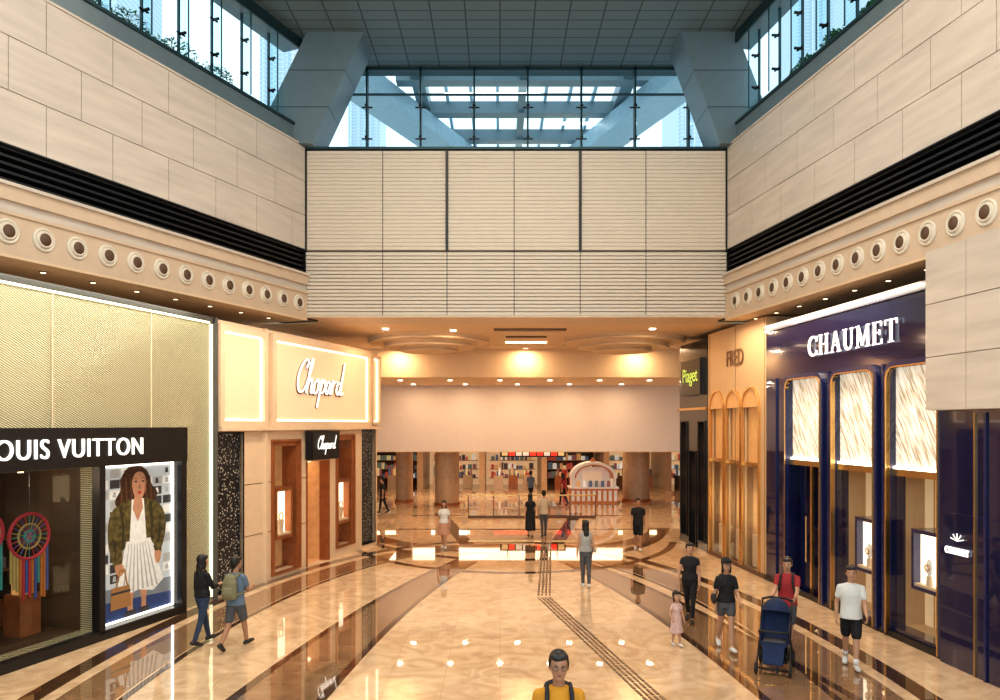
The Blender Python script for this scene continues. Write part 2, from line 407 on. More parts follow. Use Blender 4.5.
# central bulkhead with ribs
mb=MB(); X0,X1=-5.5,6.42
mb.box(X0,X1,21.3,22.5,7.2,11.9,gapm)
mb.box(X0,X1,21.2,22.5,11.9,11.97,steeld)
edges=[X0,-3.32,-1.50,.40,2.27,4.13,X1]
mb.box(X0,X1,21.24,21.3,7.2,9.0,louvre)
for k in range(6):
    a,b=edges[k]+.012,edges[k+1]-.012
    for z0,z1 in ((7.2,8.99),(9.05,11.86)):
        n=int((z1-z0)/.105); h=(z1-z0)/n
        mb.box(a-.012,b+.012,21.24,21.3,z0,z1,louvre)
        for i in range(n): mb.box(a,b,21.22,21.25,z0+i*h+.010,z0+(i+1)*h-.010,louvre)
    if k and k not in (2,4): mb.box(edges[k]-.012,edges[k]+.012,21.235,21.24,7.2,11.86,gapm)
for x in (edges[2],edges[4]): mb.box(x-.04,x+.04,21.18,21.24,9.0,11.86,black); mb.box(x-.012,x+.012,21.235,21.24,7.2,9.0,gapm)
mb.box(X0-.02,X0+.04,21.18,21.24,9.0,11.86,black); mb.box(X1-.04,X1+.02,21.18,21.24,9.0,11.86,black)
mb.box(X0,X1,21.18,22.5,7.14,7.2,cream)
mb.obj('wall_bulkhead')

# far glass wall above bulkhead
mb=MB()
mb.poly([(-5.6,22.76,11.95),(6.6,22.76,11.95),(6.6,22.76,14.9),(-5.6,22.76,14.9)],glass)
for i in range(9):
    x=-5.74+1.62*i+.1
    mb.box(x-.025,x+.025,22.6,22.85,11.95,14.9,steeld)
    mb.poly([(x,22.3,11.95),(x,22.6,11.95),(x,22.6,14.9),(x,22.3,14.9)],glass)
    for z in (12.75,13.7):
        mb.box(x-.16,x+.16,22.66,22.70,z-.018,z+.018,black); mb.cyl((x,22.5,z),(x,22.75,z),.045,.045,black,8)
mb.box(-5.6,6.6,22.7,22.8,14.1,14.14,steeld); mb.box(-5.6,6.6,22.7,22.82,11.95,12.02,steeld)
mb.box(-5.2,6.4,22.6,23.0,14.8,14.9,steeld)
mb.obj('window_3')

# exterior canopy
mb=MB()
def beam(p,q,w,h,mat):
    p=Vector(p);q=Vector(q);d=(q-p).normalized();n=Vector((-d.y,d.x,0)).normalized()*w/2;u=Vector((0,0,h))
    vs=[p-n,p+n,q+n,q-n,p-n+u,p+n+u,q+n+u,q-n+u]
    mb.add(vs,[(0,1,2,3),(7,6,5,4),(0,4,5,1),(1,5,6,2),(2,6,7,3),(3,7,4,0)],mat)
beam((-6.0,26.5,16.6),(-1.0,38,16.6),1.5,.7,steell); beam((7.3,26.5,16.6),(3.2,38,16.6),1.5,.7,steell)
beam((-3.2,25.5,17.4),(-3.2,46,17.4),.5,.6,steel); beam((5,25.5,17.4),(5,46,17.4),.5,.6,steel); beam((.9,25.5,17.4),(.9,46,17.4),.3,.5,steel)
for y in (26,29,32,35,38,41): beam((-4,y,17.3),(6,y,17.3),.55,.5,steel)
beam((-12,42,17.0),(14,42,17.0),1.6,.9,steell)
for x in (-2.2,-1.2,-.1,1.9,2.9,3.9): beam((x,26,17.75),(x,41,17.75),.12,.2,steell)
mb.box(-2.2,1.6,29.7,29.85,17.2,17.27,whiteglow); mb.box(2,4.2,32.6,32.75,17.2,17.27,whiteglow)
mb.box(-1.0,3.5,35.6,35.75,17.2,17.27,whiteglow)
mb.box(-5.4,-4.7,42,42.7,7.5,17.0,steel); mb.box(6.0,6.7,42,42.7,7.5,17.0,steel)
mb.box(-10,12,23.2,43,7.45,7.5,steell)
mb.obj('exterior_canopy')
for (x,y,w,d,h) in ((-52,95,13,12,120),(-33,120,7,12,120),(-75,90,12,14,110),(-30,170,7,9,120),(58,110,12,14,110),(80,105,12,14,130),(36,140,9,12,78),(66,160,9,9,120),(-14,160,10,10,52)):
    mb=MB(); mb.box(-w/2,w/2,-d/2,d/2,0,h,tower)
    for k in range(4): mb.box(-w/2+w*(k+.3)/4,-w/2+w*(k+.55)/4,-d/2-.6,-d/2,0,h-3,tower)
    mb.box(-w/4,w/4,-d/4,d/4,h,h+4,tower)
    mb.obj('apartment_tower',Matrix.Translation((x,y,0)))
mb=MB(); mb.box(-300,300,64,400,-.5,-.3,concr); mb.obj('ground')

# ------------------------------------------------------------------ lower inner ceiling & concourse
mb=MB(); mb.box(-9.5,10.5,22.5,30,7.14,7.4,ceilw); mb.box(-12,13,30,36.2,6.0,6.2,ceilw); mb.box(-12,13,29.9,30.05,6.0,7.4,ceilw)
mb.box(-14,16,36.4,60,3.35,3.5,ceilw)
CL=mb.obj('ceiling_lower')
mb=MB()
for cx,cy in ((-2.5,26.6),(4.35,26.6)):
    for r,h0,h1 in ((2.15,0,.16),(1.6,.16,.32),(1.0,.32,.44)):
        mb.cyl((cx,cy,7.14-h0),(cx,cy,7.14-h1),r,r-.08,ceilw,56)
        mb.torus((cx,cy,7.14-h1+.02),r-.02,.035,cream,'z',56,8)
mb.ell((1.0,24.6,7.13),(1.0,.28,.10),ceilw,32,8); mb.ell((.9,28.6,7.13),(1.2,.35,.10),ceilw,32,8)
mb.obj('ceiling_medallions',parent=CL)
mb=MB()
brn=M('slot_brown',(.13,.07,.04),.5)
mb.box(-.2,2.1,23.6,24.0,7.10,7.15,brn); mb.box(.2,1.6,25.6,25.9,7.10,7.15,brn); mb.box(.2,1.7,27.3,27.5,7.09,7.14,warmglow)
DL=[(-3.6,23.6,7.13),(4.8,23.6,7.13),(-1.5,24.0,7.13),(-4,29.3,7.13),(5.4,29.3,7.13),(1.0,29.4,7.13)]+[(-4.2+2.1*i,31.6,5.99) for i in range(6)]+[(-4+2.4*i,34.6,5.99) for i in range(5)]
for x,y,z in DL:
    mb.box(x-.09,x+.09,y-.09,y+.09,z-.03,z,whiteglow)
mb.obj('recessed_ceiling_lights',parent=CL)
mb=MB(); mb.box(-14,16,36,36.4,2.85,6.2,lilac); mb.box(-14,16,35.97,36.43,2.80,2.86,cream); mb.obj('wall_concourse_bulkhead')
for x,y,r in ((-5.1,40,.45),(-2.72,38.5,.62),(7.35,40.5,.72),(10.2,38.5,.7)):
    cm=MB(); cm.cyl((x,y,0),(x,y,3.34),r,r,concr,32); cm.cyl((x,y,0),(x,y,.15),r+.05,r+.05,bronze,32); cm.cyl((x,y,3.1),(x,y,3.34),r,r+.12,concr,32)
    cm.obj('round_column',smooth=False)
mb=MB()
for xa,xb in ((-1.4,4.2),):
    y=33.0
    mb.poly([(xa,y,.08),(xb,y,.08),(xb,y,.98),(xa,y,.98)],shopglass); mb.box(xa,xb,y-.03,y+.05,.98,1.04,gold); mb.box(xa,xb,y-.04,y+.06,0,.1,brn)
    for i in range(6): x=xa+(xb-xa)*i/5; mb.box(x-.02,x+.02,y-.03,y+.05,0,1,brn)
mb.obj('glass_balustrade')
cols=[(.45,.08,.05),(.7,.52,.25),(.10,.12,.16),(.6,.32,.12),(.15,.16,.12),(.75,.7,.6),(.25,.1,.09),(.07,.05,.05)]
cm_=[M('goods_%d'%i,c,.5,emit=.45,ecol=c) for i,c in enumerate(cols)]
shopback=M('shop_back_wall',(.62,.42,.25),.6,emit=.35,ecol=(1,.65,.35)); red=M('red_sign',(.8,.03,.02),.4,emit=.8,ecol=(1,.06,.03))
for k in range(7):
    x0=-13+3.9*k; mb=MB()
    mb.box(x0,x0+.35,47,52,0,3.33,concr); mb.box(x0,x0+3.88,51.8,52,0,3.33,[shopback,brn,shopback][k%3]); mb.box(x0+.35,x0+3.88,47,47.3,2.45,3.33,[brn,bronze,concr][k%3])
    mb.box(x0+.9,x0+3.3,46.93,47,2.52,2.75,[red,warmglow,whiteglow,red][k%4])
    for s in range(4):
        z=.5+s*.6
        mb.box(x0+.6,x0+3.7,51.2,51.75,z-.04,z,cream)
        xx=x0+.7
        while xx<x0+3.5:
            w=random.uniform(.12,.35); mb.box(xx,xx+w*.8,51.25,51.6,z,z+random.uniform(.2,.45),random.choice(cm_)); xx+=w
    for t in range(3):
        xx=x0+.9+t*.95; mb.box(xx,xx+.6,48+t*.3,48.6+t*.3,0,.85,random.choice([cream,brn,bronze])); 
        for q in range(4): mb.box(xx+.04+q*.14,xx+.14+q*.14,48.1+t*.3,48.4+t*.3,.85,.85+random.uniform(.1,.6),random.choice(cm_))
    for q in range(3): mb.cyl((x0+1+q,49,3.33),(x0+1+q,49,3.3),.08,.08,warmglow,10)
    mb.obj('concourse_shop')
mb=MB(); mb.box(0,3.6,41,41.15,2.35,2.8,black)
for i in range(9): mb.box(.1+i*.385,.42+i*.385,40.97,41,2.42,2.72,random.choice([red,red,cm_[5],cm_[1]]))
mb.box(.4,.45,41.05,41.1,2.8,3.35,black); mb.box(3.1,3.15,41.05,41.1,2.8,3.35,black)
mb.obj('hanging_screen_sign')
mb=MB(); kx,ky=4.95,40
wh=M('kiosk_white',(.80,.70,.6),.4,emit=.15); orr=M('kiosk_orange',(.60,.20,.06),.4,emit=.08); redc=M('red_ceramic',(.5,.05,.03),.4)
mb.box(kx-1.25,kx+1.25,ky-.6,ky+.6,0,.75,orr); mb.box(kx-1.3,kx+1.3,ky-.65,ky+.65,.75,.83,wh)
for a in range(-4,5): mb.box(kx+a*.28-.08,kx+a*.28+.08,ky-.63,ky-.6,.1,.65,wh)
for s in (-1,1):
    for d in (-.5,.5): mb.cyl((kx+s*1.1,ky+d,.8),(kx+s*1.1,ky+d,1.5),.07,.07,wh,12)
for d in (-.3,.3): mb.cyl((kx-1.5,ky+d,0),(kx-1.5,ky+d,1.5),.10,.08,redc,12); mb.ell((kx-1.5,ky+d,1.6),(.14,.14,.16),redc,12,8)
for i in range(16):
    a=math.pi*i/16;b=math.pi*(i+1)/16
    for r0,r1,m in ((.95,1.04,orr),(1.04,1.22,wh)):
        mb.prism([(kx+r0*math.cos(a),1.3+.7*r0*math.sin(a)),(kx+r1*math.cos(a),1.3+.7*r1*math.sin(a)),(kx+r1*math.cos(b),1.3+.7*r1*math.sin(b)),(kx+r0*math.cos(b),1.3+.7*r0*math.sin(b))],ky-.6,ky+.6,m)
mb.box(kx-.95,kx+.95,ky+.3,ky+.4,.83,1.85,wh); mb.box(kx-.5,kx+.5,ky+.25,ky+.3,1.1,1.6,lightbox)
mb.cyl((kx,ky,2.1),(kx,ky,2.35),.2,.05,orr,12)
for q in range(6): mb.cyl((kx-.8+q*.32,ky-.3,.83),(kx-.8+q*.32,ky-.3,1.15),.1,.08,random.choice(cm_),10)
mb.obj('domed_kiosk')
mb=MB(); mb.box(-16,-14,26,62,0,7.4,ceilw); mb.obj('wall_far_left')
mb=MB(); mb.box(16,17,27,62,0,7.4,ceilw); mb.obj('wall_far_right')
mb=MB(); mb.box(-16,17,60,61,0,7.4,ceilw); mb.obj('wall_far_end')

# ------------------------------------------------------------------ shopfront helper
def facade(mb,x0,x1,z0,z1,cols,mat,th=.3,y0=0):
    x=x0
    for xa,xb,ops in sorted(cols,key=lambda c:c[0]):
        if xa>x: mb.box(x,xa,y0,y0+th,z0,z1,mat)
        z=z0
        for za,zb in ops:
            if za>z: mb.box(xa,xb,y0,y0+th,z,za,mat)
            z=zb
        if z<z1: mb.box(xa,xb,y0,y0+th,z,z1,mat)
        x=xb
    if x<x1: mb.box(x,x1,y0,y0+th,z0,z1,mat)
def niche(mb,x0,x1,z0,z1,y0,y1,back,side):
    mb.poly([(x0,y1,z0),(x1,y1,z0),(x1,y1,z1),(x0,y1,z1)],back)
    mb.poly([(x0,y0,z0),(x0,y1,z0),(x0,y1,z1),(x0,y0,z1)],side); mb.poly([(x1,y0,z0),(x1,y1,z0),(x1,y1,z1),(x1,y0,z1)],side)
    mb.poly([(x0,y0,z0),(x1,y0,z0),(x1,y1,z0),(x0,y1,z0)],side); mb.poly([(x0,y0,z1),(x1,y0,z1),(x1,y1,z1),(x0,y1,z1)],side)
def rim(mb,x0,x1,z0,z1,y0,y1,w,mat):
    mb.box(x0-w,x0,y0,y1,z0-w,z1+w,mat); mb.box(x1,x1+w,y0,y1,z0-w,z1+w,mat)
    mb.box(x0,x1,y0,y1,z0-w,z0,mat); mb.box(x0,x1,y0,y1,z1,z1+w,mat)
def pane(mb,x0,x1,y,z0,z1,mat): mb.poly([(x0,y,z0),(x1,y,z0),(x1,y,z1),(x0,y,z1)],mat)

# ------------------------------------------------------------------ left: fashion boutique
P=empty('fashion_boutique_storefront',FL)
mb=MB()
facade(mb,-9,5.36,0,6.5,[(-8,1.9,[(.18,3.3)]),(1.98,4.05,[(.18,3.3)])],lvglass)
mb.box(-9,5.36,-.05,.3,6.5,6.62,black); mb.box(-9,5.36,.3,3,6.5,6.6,cream)
mb.box(5.24,5.30,-.05,0,.1,6.45,lvglow)
for x in (-4,-1.5,1.0,3.4): mb.box(x-.012,x+.012,-.012,0,4.05,6.5,cream)
mb.box(-9,5.2,-.05,0,6.46,6.5,lvglow)
mb.obj('patterned_facade',parent=P)
mb=MB()
mb.box(-8.2,4.24,-.22,-.02,3.32,4.05,black); mb.box(-8.2,4.24,-.2,-.02,0,.18,black)
mb.box(4.08,4.24,-.2,-.02,.1,3.4,black); mb.box(1.86,2.0,-.2,-.02,.1,3.4,black)
mb.obj('black_display_surround',parent=P)
text('sign_lettering','LOUIS VUITTON',1.2,-.24,3.66,3.4,letter,P,height=.34,offset=-.004,sp=1.12,ext=.02)
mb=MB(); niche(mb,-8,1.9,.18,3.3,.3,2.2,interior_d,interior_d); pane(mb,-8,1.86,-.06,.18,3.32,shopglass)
for i in range(5):
    x=-5+1.4*i
    mb.box(x,x+1.1,1.7,2.15,1.9,1.95,gold); mb.box(x,x+1.1,1.7,2.15,1.3,1.35,gold); mb.box(x,x+1.1,1.8,2.1,.2,.7,bronze)
    for q in range(4):
        mb.cyl((x+.15+q*.26,1.85,1.95),(x+.15+q*.26,1.85,2.1+.1*random.random()),.06,.04,random.choice([warmglow,gold,bronze]),10)
        mb.box(x+.08+q*.26,x+.22+q*.26,1.8,1.95,1.35,1.55,random.choice(cm_))
    mb.box(x,x+1.1,2.1,2.15,2.3,2.34,warmglow)
for x in (-3.6,-.5,1.4): mb.cyl((x,1.2,3.28),(x,1.2,3.2),.05,.05,warmglow,10)
for x,m in ((-.9,0),(1.35,3),(.45,1)):
    mb.box(x-.22,x+.22,.9,1.3,.18,.95,bronze); mb.box(x-.16,x+.16,1.0,1.18,.95,1.18,cm_[m]); mb.torus((x,1.09,1.2),.09,.012,gold)
mb.obj('window_display_interior',parent=P)
mb=MB()
rb=[M('ribbon_%d'%i,c,.6,emit=.02) for i,c in enumerate([(.02,.18,.18),(.30,.02,.035),(.11,.03,.20),(.32,.11,.02),(.03,.07,.24),(.25,.2,.07)])]
for cx,cz,r in ((.85,2.12,.40),(-.02,2.28,.36),(-1.4,2.2,.4)):
    mb.torus((cx,.35,cz),r,.03,rb[1],n=32); mb.torus((cx,.35,cz),r*.55,.02,rb[5],n=24); mb.torus((cx,.35,cz),r*.25,.02,rb[0],n=20)
    for i in range(24):
        a=math.pi*i/12; mb.cyl((cx,.35,cz),(cx+r*math.cos(a),.35,cz+r*math.sin(a)),.008,.008,rb[i%6],6)
    mb.cyl((cx,.35,cz+r),(cx,.35,3.3),.008,.008,black,6)
    for i in range(13):
        x=cx-r*.9+i*r*.15; z1=cz-math.sqrt(max(0,r*r-(x-cx)**2)); L=random.uniform(.5,1.0)
        mb.box(x-.022,x+.022,.34,.36,max(.5,z1-L),z1,rb[random.randrange(6)])
mb.obj('ribbon_wheel_decoration',parent=P)
# fashion poster (flat)
mb=MB(); x0,x1,z0,z1=2.0,4.05,.2,3.3
pb=M('poster_paper',(.42,.46,.47),.5,emit=.15,ecol=(.8,.88,.92)); pbl=M('poster_blue',(.03,.06,.18),.5,emit=.1); pdk=M('poster_dark',(.05,.05,.06),.5)
pg=M('poster_green',(.10,.08,.028),.5,emit=.03,noise=.8,scale=10); pgd=M('poster_green_fold',(.035,.032,.015),.5); psk=M('poster_skin',(.50,.26,.16),.5,emit=.08,noise=.15,scale=5); pskd=M('poster_skin_shade',(.32,.15,.09),.5,emit=.03)
phr=M('poster_hair',(.05,.02,.010),.5,noise=.7,scale=14); phl=M('poster_hair_light',(.14,.06,.025),.5); pwh=M('poster_white',(.70,.70,.67),.5,emit=.15,noise=.10,scale=8); pgr=M('poster_fold',(.40,.41,.42),.5,emit=.06); ptan=M('poster_tan',(.35,.18,.07),.5,emit=.06); plip=M('poster_lip',(.45,.05,.05))
mb.box(x0,x1,.02,.06,z0,z1,pb)
W=x1-x0;Hh=z1-z0
def F2(pts,mat,l,sm=False):
    if sm:
        n=len(pts);o=[]
        for i in range(n):
            a,b,c,d=pts[i-1],pts[i],pts[(i+1)%n],pts[(i+2)%n]
            for t in (0,.25,.5,.75):
                o.append(tuple(.5*((2*b[k])+(-a[k]+c[k])*t+(2*a[k]-5*b[k]+4*c[k]-d[k])*t*t+(-a[k]+3*b[k]-3*c[k]+d[k])*t**3) for k in (0,1)))
        pts=o
    mb.poly([(x0+a*W,.02-.002*l,z0+b*Hh) for a,b in pts],mat)
F2([(0,0),(1,0),(1,.12),(0,.16)],pbl,.5); F2([(0,.14),(1,.10),(1,.2),(0,.22)],M('poster_grey',(.2,.23,.26),.5,emit=.1),.7)
for i in range(7):
    for j in range(11):
        if random.random()<.9:
            a=.02+.14*i; b=.25+.067*j; F2([(a,b),(a+.12,b),(a+.12,b+.055),(a,b+.055)],random.choice([pdk,pwh,pdk,pgr,pb]),1)
            if random.random()<.7: F2([(a+.03,b+.01),(a+.08,b+.01),(a+.07,b+.045),(a+.04,b+.045)],random.choice([pgr,pdk,pwh]),1.4)
F2([(.20,.62),(.26,.70),(.22,.77),(.29,.84),(.30,.92),(.40,.985),(.54,.99),(.65,.94),(.70,.86),(.78,.80),(.74,.73),(.82,.66),(.76,.58),(.62,.60),(.40,.60),(.27,.56)],phr,2,True)
for k in range(7): a=.28+.065*k; F2([(a,.70),(a+.015,.78),(a+.0,.90),(a+.012,.91),(a+.03,.78),(a+.012,.68)],phl,2.4,True)
F2([(.45,.70),(.56,.70),(.57,.775),(.615,.82),(.625,.88),(.59,.935),(.53,.95),(.47,.935),(.435,.88),(.45,.82),(.47,.78)],psk,3,True)
F2([(.46,.72),(.56,.72),(.56,.78),(.50,.765),(.46,.78)],pskd,3.5)
F2([(.46,.885),(.485,.893),(.51,.883),(.485,.878)],pdk,4); F2([(.555,.885),(.58,.893),(.605,.883),(.58,.878)],pdk,4); F2([(.50,.813),(.535,.822),(.57,.813),(.535,.798)],plip,4)
F2([(.45,.903),(.48,.912),(.51,.903),(.48,.907)],phr,4); F2([(.555,.903),(.58,.912),(.61,.903),(.58,.907)],phr,4)
F2([(.535,.875),(.555,.838),(.52,.836)],pskd,4); F2([(.59,.93),(.63,.88),(.62,.82),(.575,.78),(.60,.83),(.605,.88)],pskd,3.6)
F2([(.20,.72),(.36,.765),(.46,.77),(.60,.77),(.74,.745),(.86,.68),(.90,.56),(.84,.42),(.74,.38),(.70,.47),(.34,.46),(.32,.36),(.22,.34),(.14,.50),(.14,.64)],pg,3,True)
for pts in ([(.30,.74),(.34,.60),(.33,.46),(.30,.46),(.31,.60),(.27,.72)],[(.70,.74),(.72,.60),(.70,.47),(.68,.47),(.69,.60),(.66,.74)],[(.18,.55),(.24,.50),(.23,.40),(.20,.48)],[(.80,.60),(.84,.55),(.80,.44),(.78,.52)]): F2(pts,pgd,3.6)
F2([(.43,.77),(.59,.77),(.63,.47),(.40,.47)],pwh,4); F2([(.44,.71),(.51,.62),(.58,.71),(.56,.78),(.46,.78)],psk,5)
F2([(.36,.50),(.68,.50),(.78,.34),(.86,.20),(.72,.14),(.52,.17),(.30,.15),(.26,.24),(.31,.38)],pwh,5)
for k in range(8): F2([(.39+.035*k,.48),(.398+.035*k,.48),(.33+.065*k,.17),(.305+.065*k,.17)],pgr,6)
F2([(.36,.17),(.46,.17),(.44,.10),(.45,.04),(.38,.04),(.37,.10)],psk,4); F2([(.54,.17),(.64,.16),(.62,.10),(.62,.04),(.55,.04),(.56,.1)],psk,4)
F2([(.35,.05),(.48,.05),(.50,.015),(.33,.015)],pdk,5); F2([(.53,.05),(.65,.05),(.67,.015),(.52,.015)],pdk,5)
F2([(.22,.36),(.31,.36),(.33,.31),(.28,.285),(.23,.31)],psk,6.5,True)
F2([(.17,.22),(.40,.22),(.42,.08),(.16,.08)],ptan,7); F2([(.22,.22),(.24,.22),(.28,.31),(.33,.31),(.36,.22),(.38,.22),(.34,.33),(.27,.33)],ptan,7)
F2([(.17,.19),(.41,.19),(.41,.175),(.17,.175)],pdk,7.5)
F2([(.74,.40),(.83,.39),(.80,.32),(.75,.33)],psk,6,True)
rim(mb,x0+.03,x1-.03,z0+.03,z1-.03,-.02,.02,.03,whiteglow)
mb.obj('fashion_poster',parent=P)

# ------------------------------------------------------------------ left: watch boutique
P=empty('jewellery_boutique_storefront',FL)
mb=MB()
cw=M('boutique_cream',(.72,.54,.38),.4,noise=.03)
facade(mb,5.42,13.93,0,6.6,[(5.5,6.5,[(.1,3.9)]),(7.75,9.05,[(.15,3.65)]),(9.4,10.75,[(.02,3.05)]),(11.15,12.25,[(.35,3.75)]),(12.85,13.75,[(.15,3.95)])],cw)
mb.box(5.42,13.93,.3,3,6.5,6.6,cream); mb.box(13.6,13.93,.3,4,0,6.6,cw)
mb.box(5.37,5.42,-.1,.3,0,6.62,gapm); mb.box(7.32,7.40,-.10,.0,0,6.6,cw)
rim(mb,5.62,7.22,4.2,6.35,-.14,0,.14,cw); rim(mb,7.75,13.1,4.2,6.35,-.14,0,.16,cw); rim(mb,13.42,13.85,4.2,6.35,-.14,0,.08,cw)
mb.box(5.5,13.93,-.16,0,3.96,4.06,cw)
for z in (1.3,2.6): mb.box(6.55,7.7,-.006,0,z-.008,z+.008,brn); mb.box(9.1,9.38,-.006,0,z-.008,z+.008,brn)
mb.obj('cream_facade',parent=P)
mb=MB()
for a,b in ((5.62,7.22),(7.75,13.1),(13.42,13.85)):
    mb.box(a,b,-.03,0,4.2,6.35,lightbox)
    rim(mb,a+.05,b-.05,4.25,6.30,-.06,-.03,.05,lightboxb)
mb.obj('lightbox_panels',parent=P)
stroke('script_lettering_shadow',SCRIPT,8.78,-.05,4.98,.56,lettersh,P,.046)  # bronze copy offset behind the script, imitating its dark shadow edge
stroke('script_lettering',SCRIPT,8.75,-.10,5.0,.56,letter,P,.03)
mb=MB(); mb.box(5.5,6.5,.1,.14,.1,3.9,sparkle); mb.box(12.85,13.75,.1,.14,.15,3.95,sparkle)
rim(mb,5.5,6.5,.1,3.9,-.02,.1,.03,black); rim(mb,12.85,13.75,.15,3.95,-.02,.1,.03,black)
mb.obj('sparkle_windows',parent=P)
mb=MB()
for a,b,za,zb in ((7.75,9.05,.15,3.65),(11.15,12.25,.35,3.75)):
    niche(mb,a,b,za,zb,.3,.55,interior_o,bronze); rim(mb,a,b,za,zb,-.04,.05,.06,bronze)
    mb.box(a,a+.12,.0,.3,za,zb,bronze); mb.box(b-.12,b,.0,.3,za,zb,bronze); mb.box(a,b,.0,.3,zb-.12,zb,bronze)
    c=(a+b)/2; 
    rim(mb,c-.32,c+.32,1.1,2.3,.05,.5,.1,bronze); mb.box(c-.32,c+.32,.25,.3,1.1,2.3,lightboxb); mb.box(c-.32,c+.32,.05,.25,1.1,1.16,cream)
    mb.cyl((c,.18,1.16),(c,.18,1.5),.07,.1,cream,12); mb.torus((c,.16,1.6),.1,.018,gold)
    pane(mb,a,b,.02,za,zb,shopglass)
mb.obj('bronze_display_windows',parent=P)
mb=MB(); niche(mb,9.4,10.75,.02,3.05,.3,2.6,interior_o,interior_o)
mb.box(10.0,10.05,.6,.7,.02,3.05,bronze); mb.box(9.4,9.5,0,.3,.02,3.05,bronze); mb.box(10.65,10.75,0,.3,.02,3.05,bronze)
mb.box(9.5,10.0,.62,.66,.02,3.0,bronze); mb.cyl((9.9,.55,.9),(9.9,.55,1.7),.018,.018,gold,8)
mb.box(9.6,10.6,2.2,2.5,.05,1.0,cream); mb.box(9.5,10.65,.6,2.4,2.98,3.04,warmglow)
mb.obj('door_1',parent=P)
mb=MB(); mb.box(9.3,10.8,-.30,-.05,3.1,3.92,black); mb.obj('blade_sign',parent=P)
stroke('small_lettering',SCRIPT,9.5,-.32,3.4,.22,letter,P,.014)

# ------------------------------------------------------------------ right: navy jeweller
P=empty('navy_jeweller_storefront',FR)
mb=MB()
win=[(8.25,9.88,),(10.4,11.93),(12.38,13.84)]
facade(mb,7.0,15.9,0,6.7,[(8.25,9.88,[(.05,5.2)]),(10.4,11.93,[(.2,5.2)]),(12.38,13.84,[(.2,5.2)])],navy)
mb.box(7.0,15.9,.3,3,6.6,6.7,navy); mb.box(7.0,15.9,-.05,0,6.55,6.72,navyd)
for x in (7.6,8.1,10.14,12.15,14.0): mb.box(x-.03,x+.03,-.04,0,0,5.3,navyd)
for z in (1.3,2.6,3.9): mb.box(14.0,15.9,-.125,-.12,z,z+.01,navyd)
mb.box(13.95,15.9,-.12,0,0,4.35,navy); mb.box(15.0,15.05,-.15,-.12,0,4.3,navyd); mb.box(14.78,14.8,-.15,-.12,0,4.3,gold)
mb.box(7.0,15.9,-.06,0,0,.12,black)
def roundframe(a,b,z0,z1,w,y0,y1,mat,r=.22,n=6):
    def pts(a,b,z1,r):
        p=[(a,z0)]
        for i in range(n+1): t=math.pi-math.pi/2*i/n; p.append((a+r+r*math.cos(t),z1-r+r*math.sin(t)))
        for i in range(n+1): t=math.pi/2-math.pi/2*i/n; p.append((b-r+r*math.cos(t),z1-r+r*math.sin(t)))
        p.append((b,z0)); return p
    O=pts(a-w,b+w,z1+w,r+w); I=pts(a,b,z1,r)
    for i in range(len(O)-1): mb.prism([O[i],O[i+1],I[i+1],I[i]],y0,y1,mat)
for a,b in win:
    roundframe(a,b,.05,5.2,.13,-.10,0,navyd); roundframe(a,b,.05,5.2,.03,-.12,-.02,gold)
mb.obj('navy_facade',parent=P)
serif('sign_lettering','CHAUMET',11.0,-.05,5.93,3.35,.45,letter,P)
serif('small_lettering','CHAUMET',14.4,-.14,1.98,.55,.11,letter,P)
mb=MB(); 
for q in range(5): 
    a=math.pi*(q+.5)/5; mb.cyl((14.4,-.15,2.15),(14.4+.16*math.cos(a),-.15,2.15+.13*math.sin(a)),.006,.011,letter,6)
mb.obj('crest_emblem',parent=P)
mb=MB()
for k,(a,b) in enumerate(win):
    zb=.2 if k else .05
    mb.box(a,b,.10,.14,3.25,5.2,diag); mb.box(a,b,.02,.12,3.12,3.25,gold); mb.box(a,b,.04,.1,3.25,3.30,whiteglow)
    if k==0:
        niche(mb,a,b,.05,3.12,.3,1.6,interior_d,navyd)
        mb.box(a+.75,a+.83,.15,.22,.05,3.12,gold); pane(mb,a,b,.16,.05,3.12,shopglass); mb.cyl((a+.65,.1,.8),(a+.65,.1,1.9),.02,.02,gold,8)
        mb.box(a+.1,b-.1,1.3,1.5,.1,1.1,bronze)
    else:
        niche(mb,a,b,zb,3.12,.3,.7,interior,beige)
        for q in range(1,5): x=a+(b-a)*q/5; mb.box(x-.01,x+.01,.68,.7,zb,3.12,gold)
        c=b-.42 if k==1 else b-.48
        rim(mb,c-.33,c+.33,1.12,2.1,.02,.65,.07,navyd); mb.box(c-.33,c+.33,.16,.2,1.12,2.1,lightboxb)
        mb.box(c-.33,c+.33,.03,.16,1.12,1.17,cream); mb.cyl((c,.1,1.17),(c,.1,1.35),.06,.05,cream,12); mb.ell((c,.1,1.5),(.08,.04,.17),pwh,12,8); mb.torus((c,.05,1.5),.06,.012,gold)
        mb.box(c-.02,c+.02,.3,.34,zb,1.1,gold)
        pane(mb,a,b,.01,zb,3.12,shopglass)
mb.obj('jewel_display_windows',parent=P)
mb=MB()
for i in range(2):
    for j in range(3):
        a=13.98+.98*i; mb.box(a+.007,a+.973,-.42,-.36,4.35+.91*j+.007,4.35+.91*(j+1)-.007,stone)
mb.box(13.98,15.9,-.36,-.13,4.35,7.04,stone)
mb.obj('stone_clad_pier',None,parent=P)

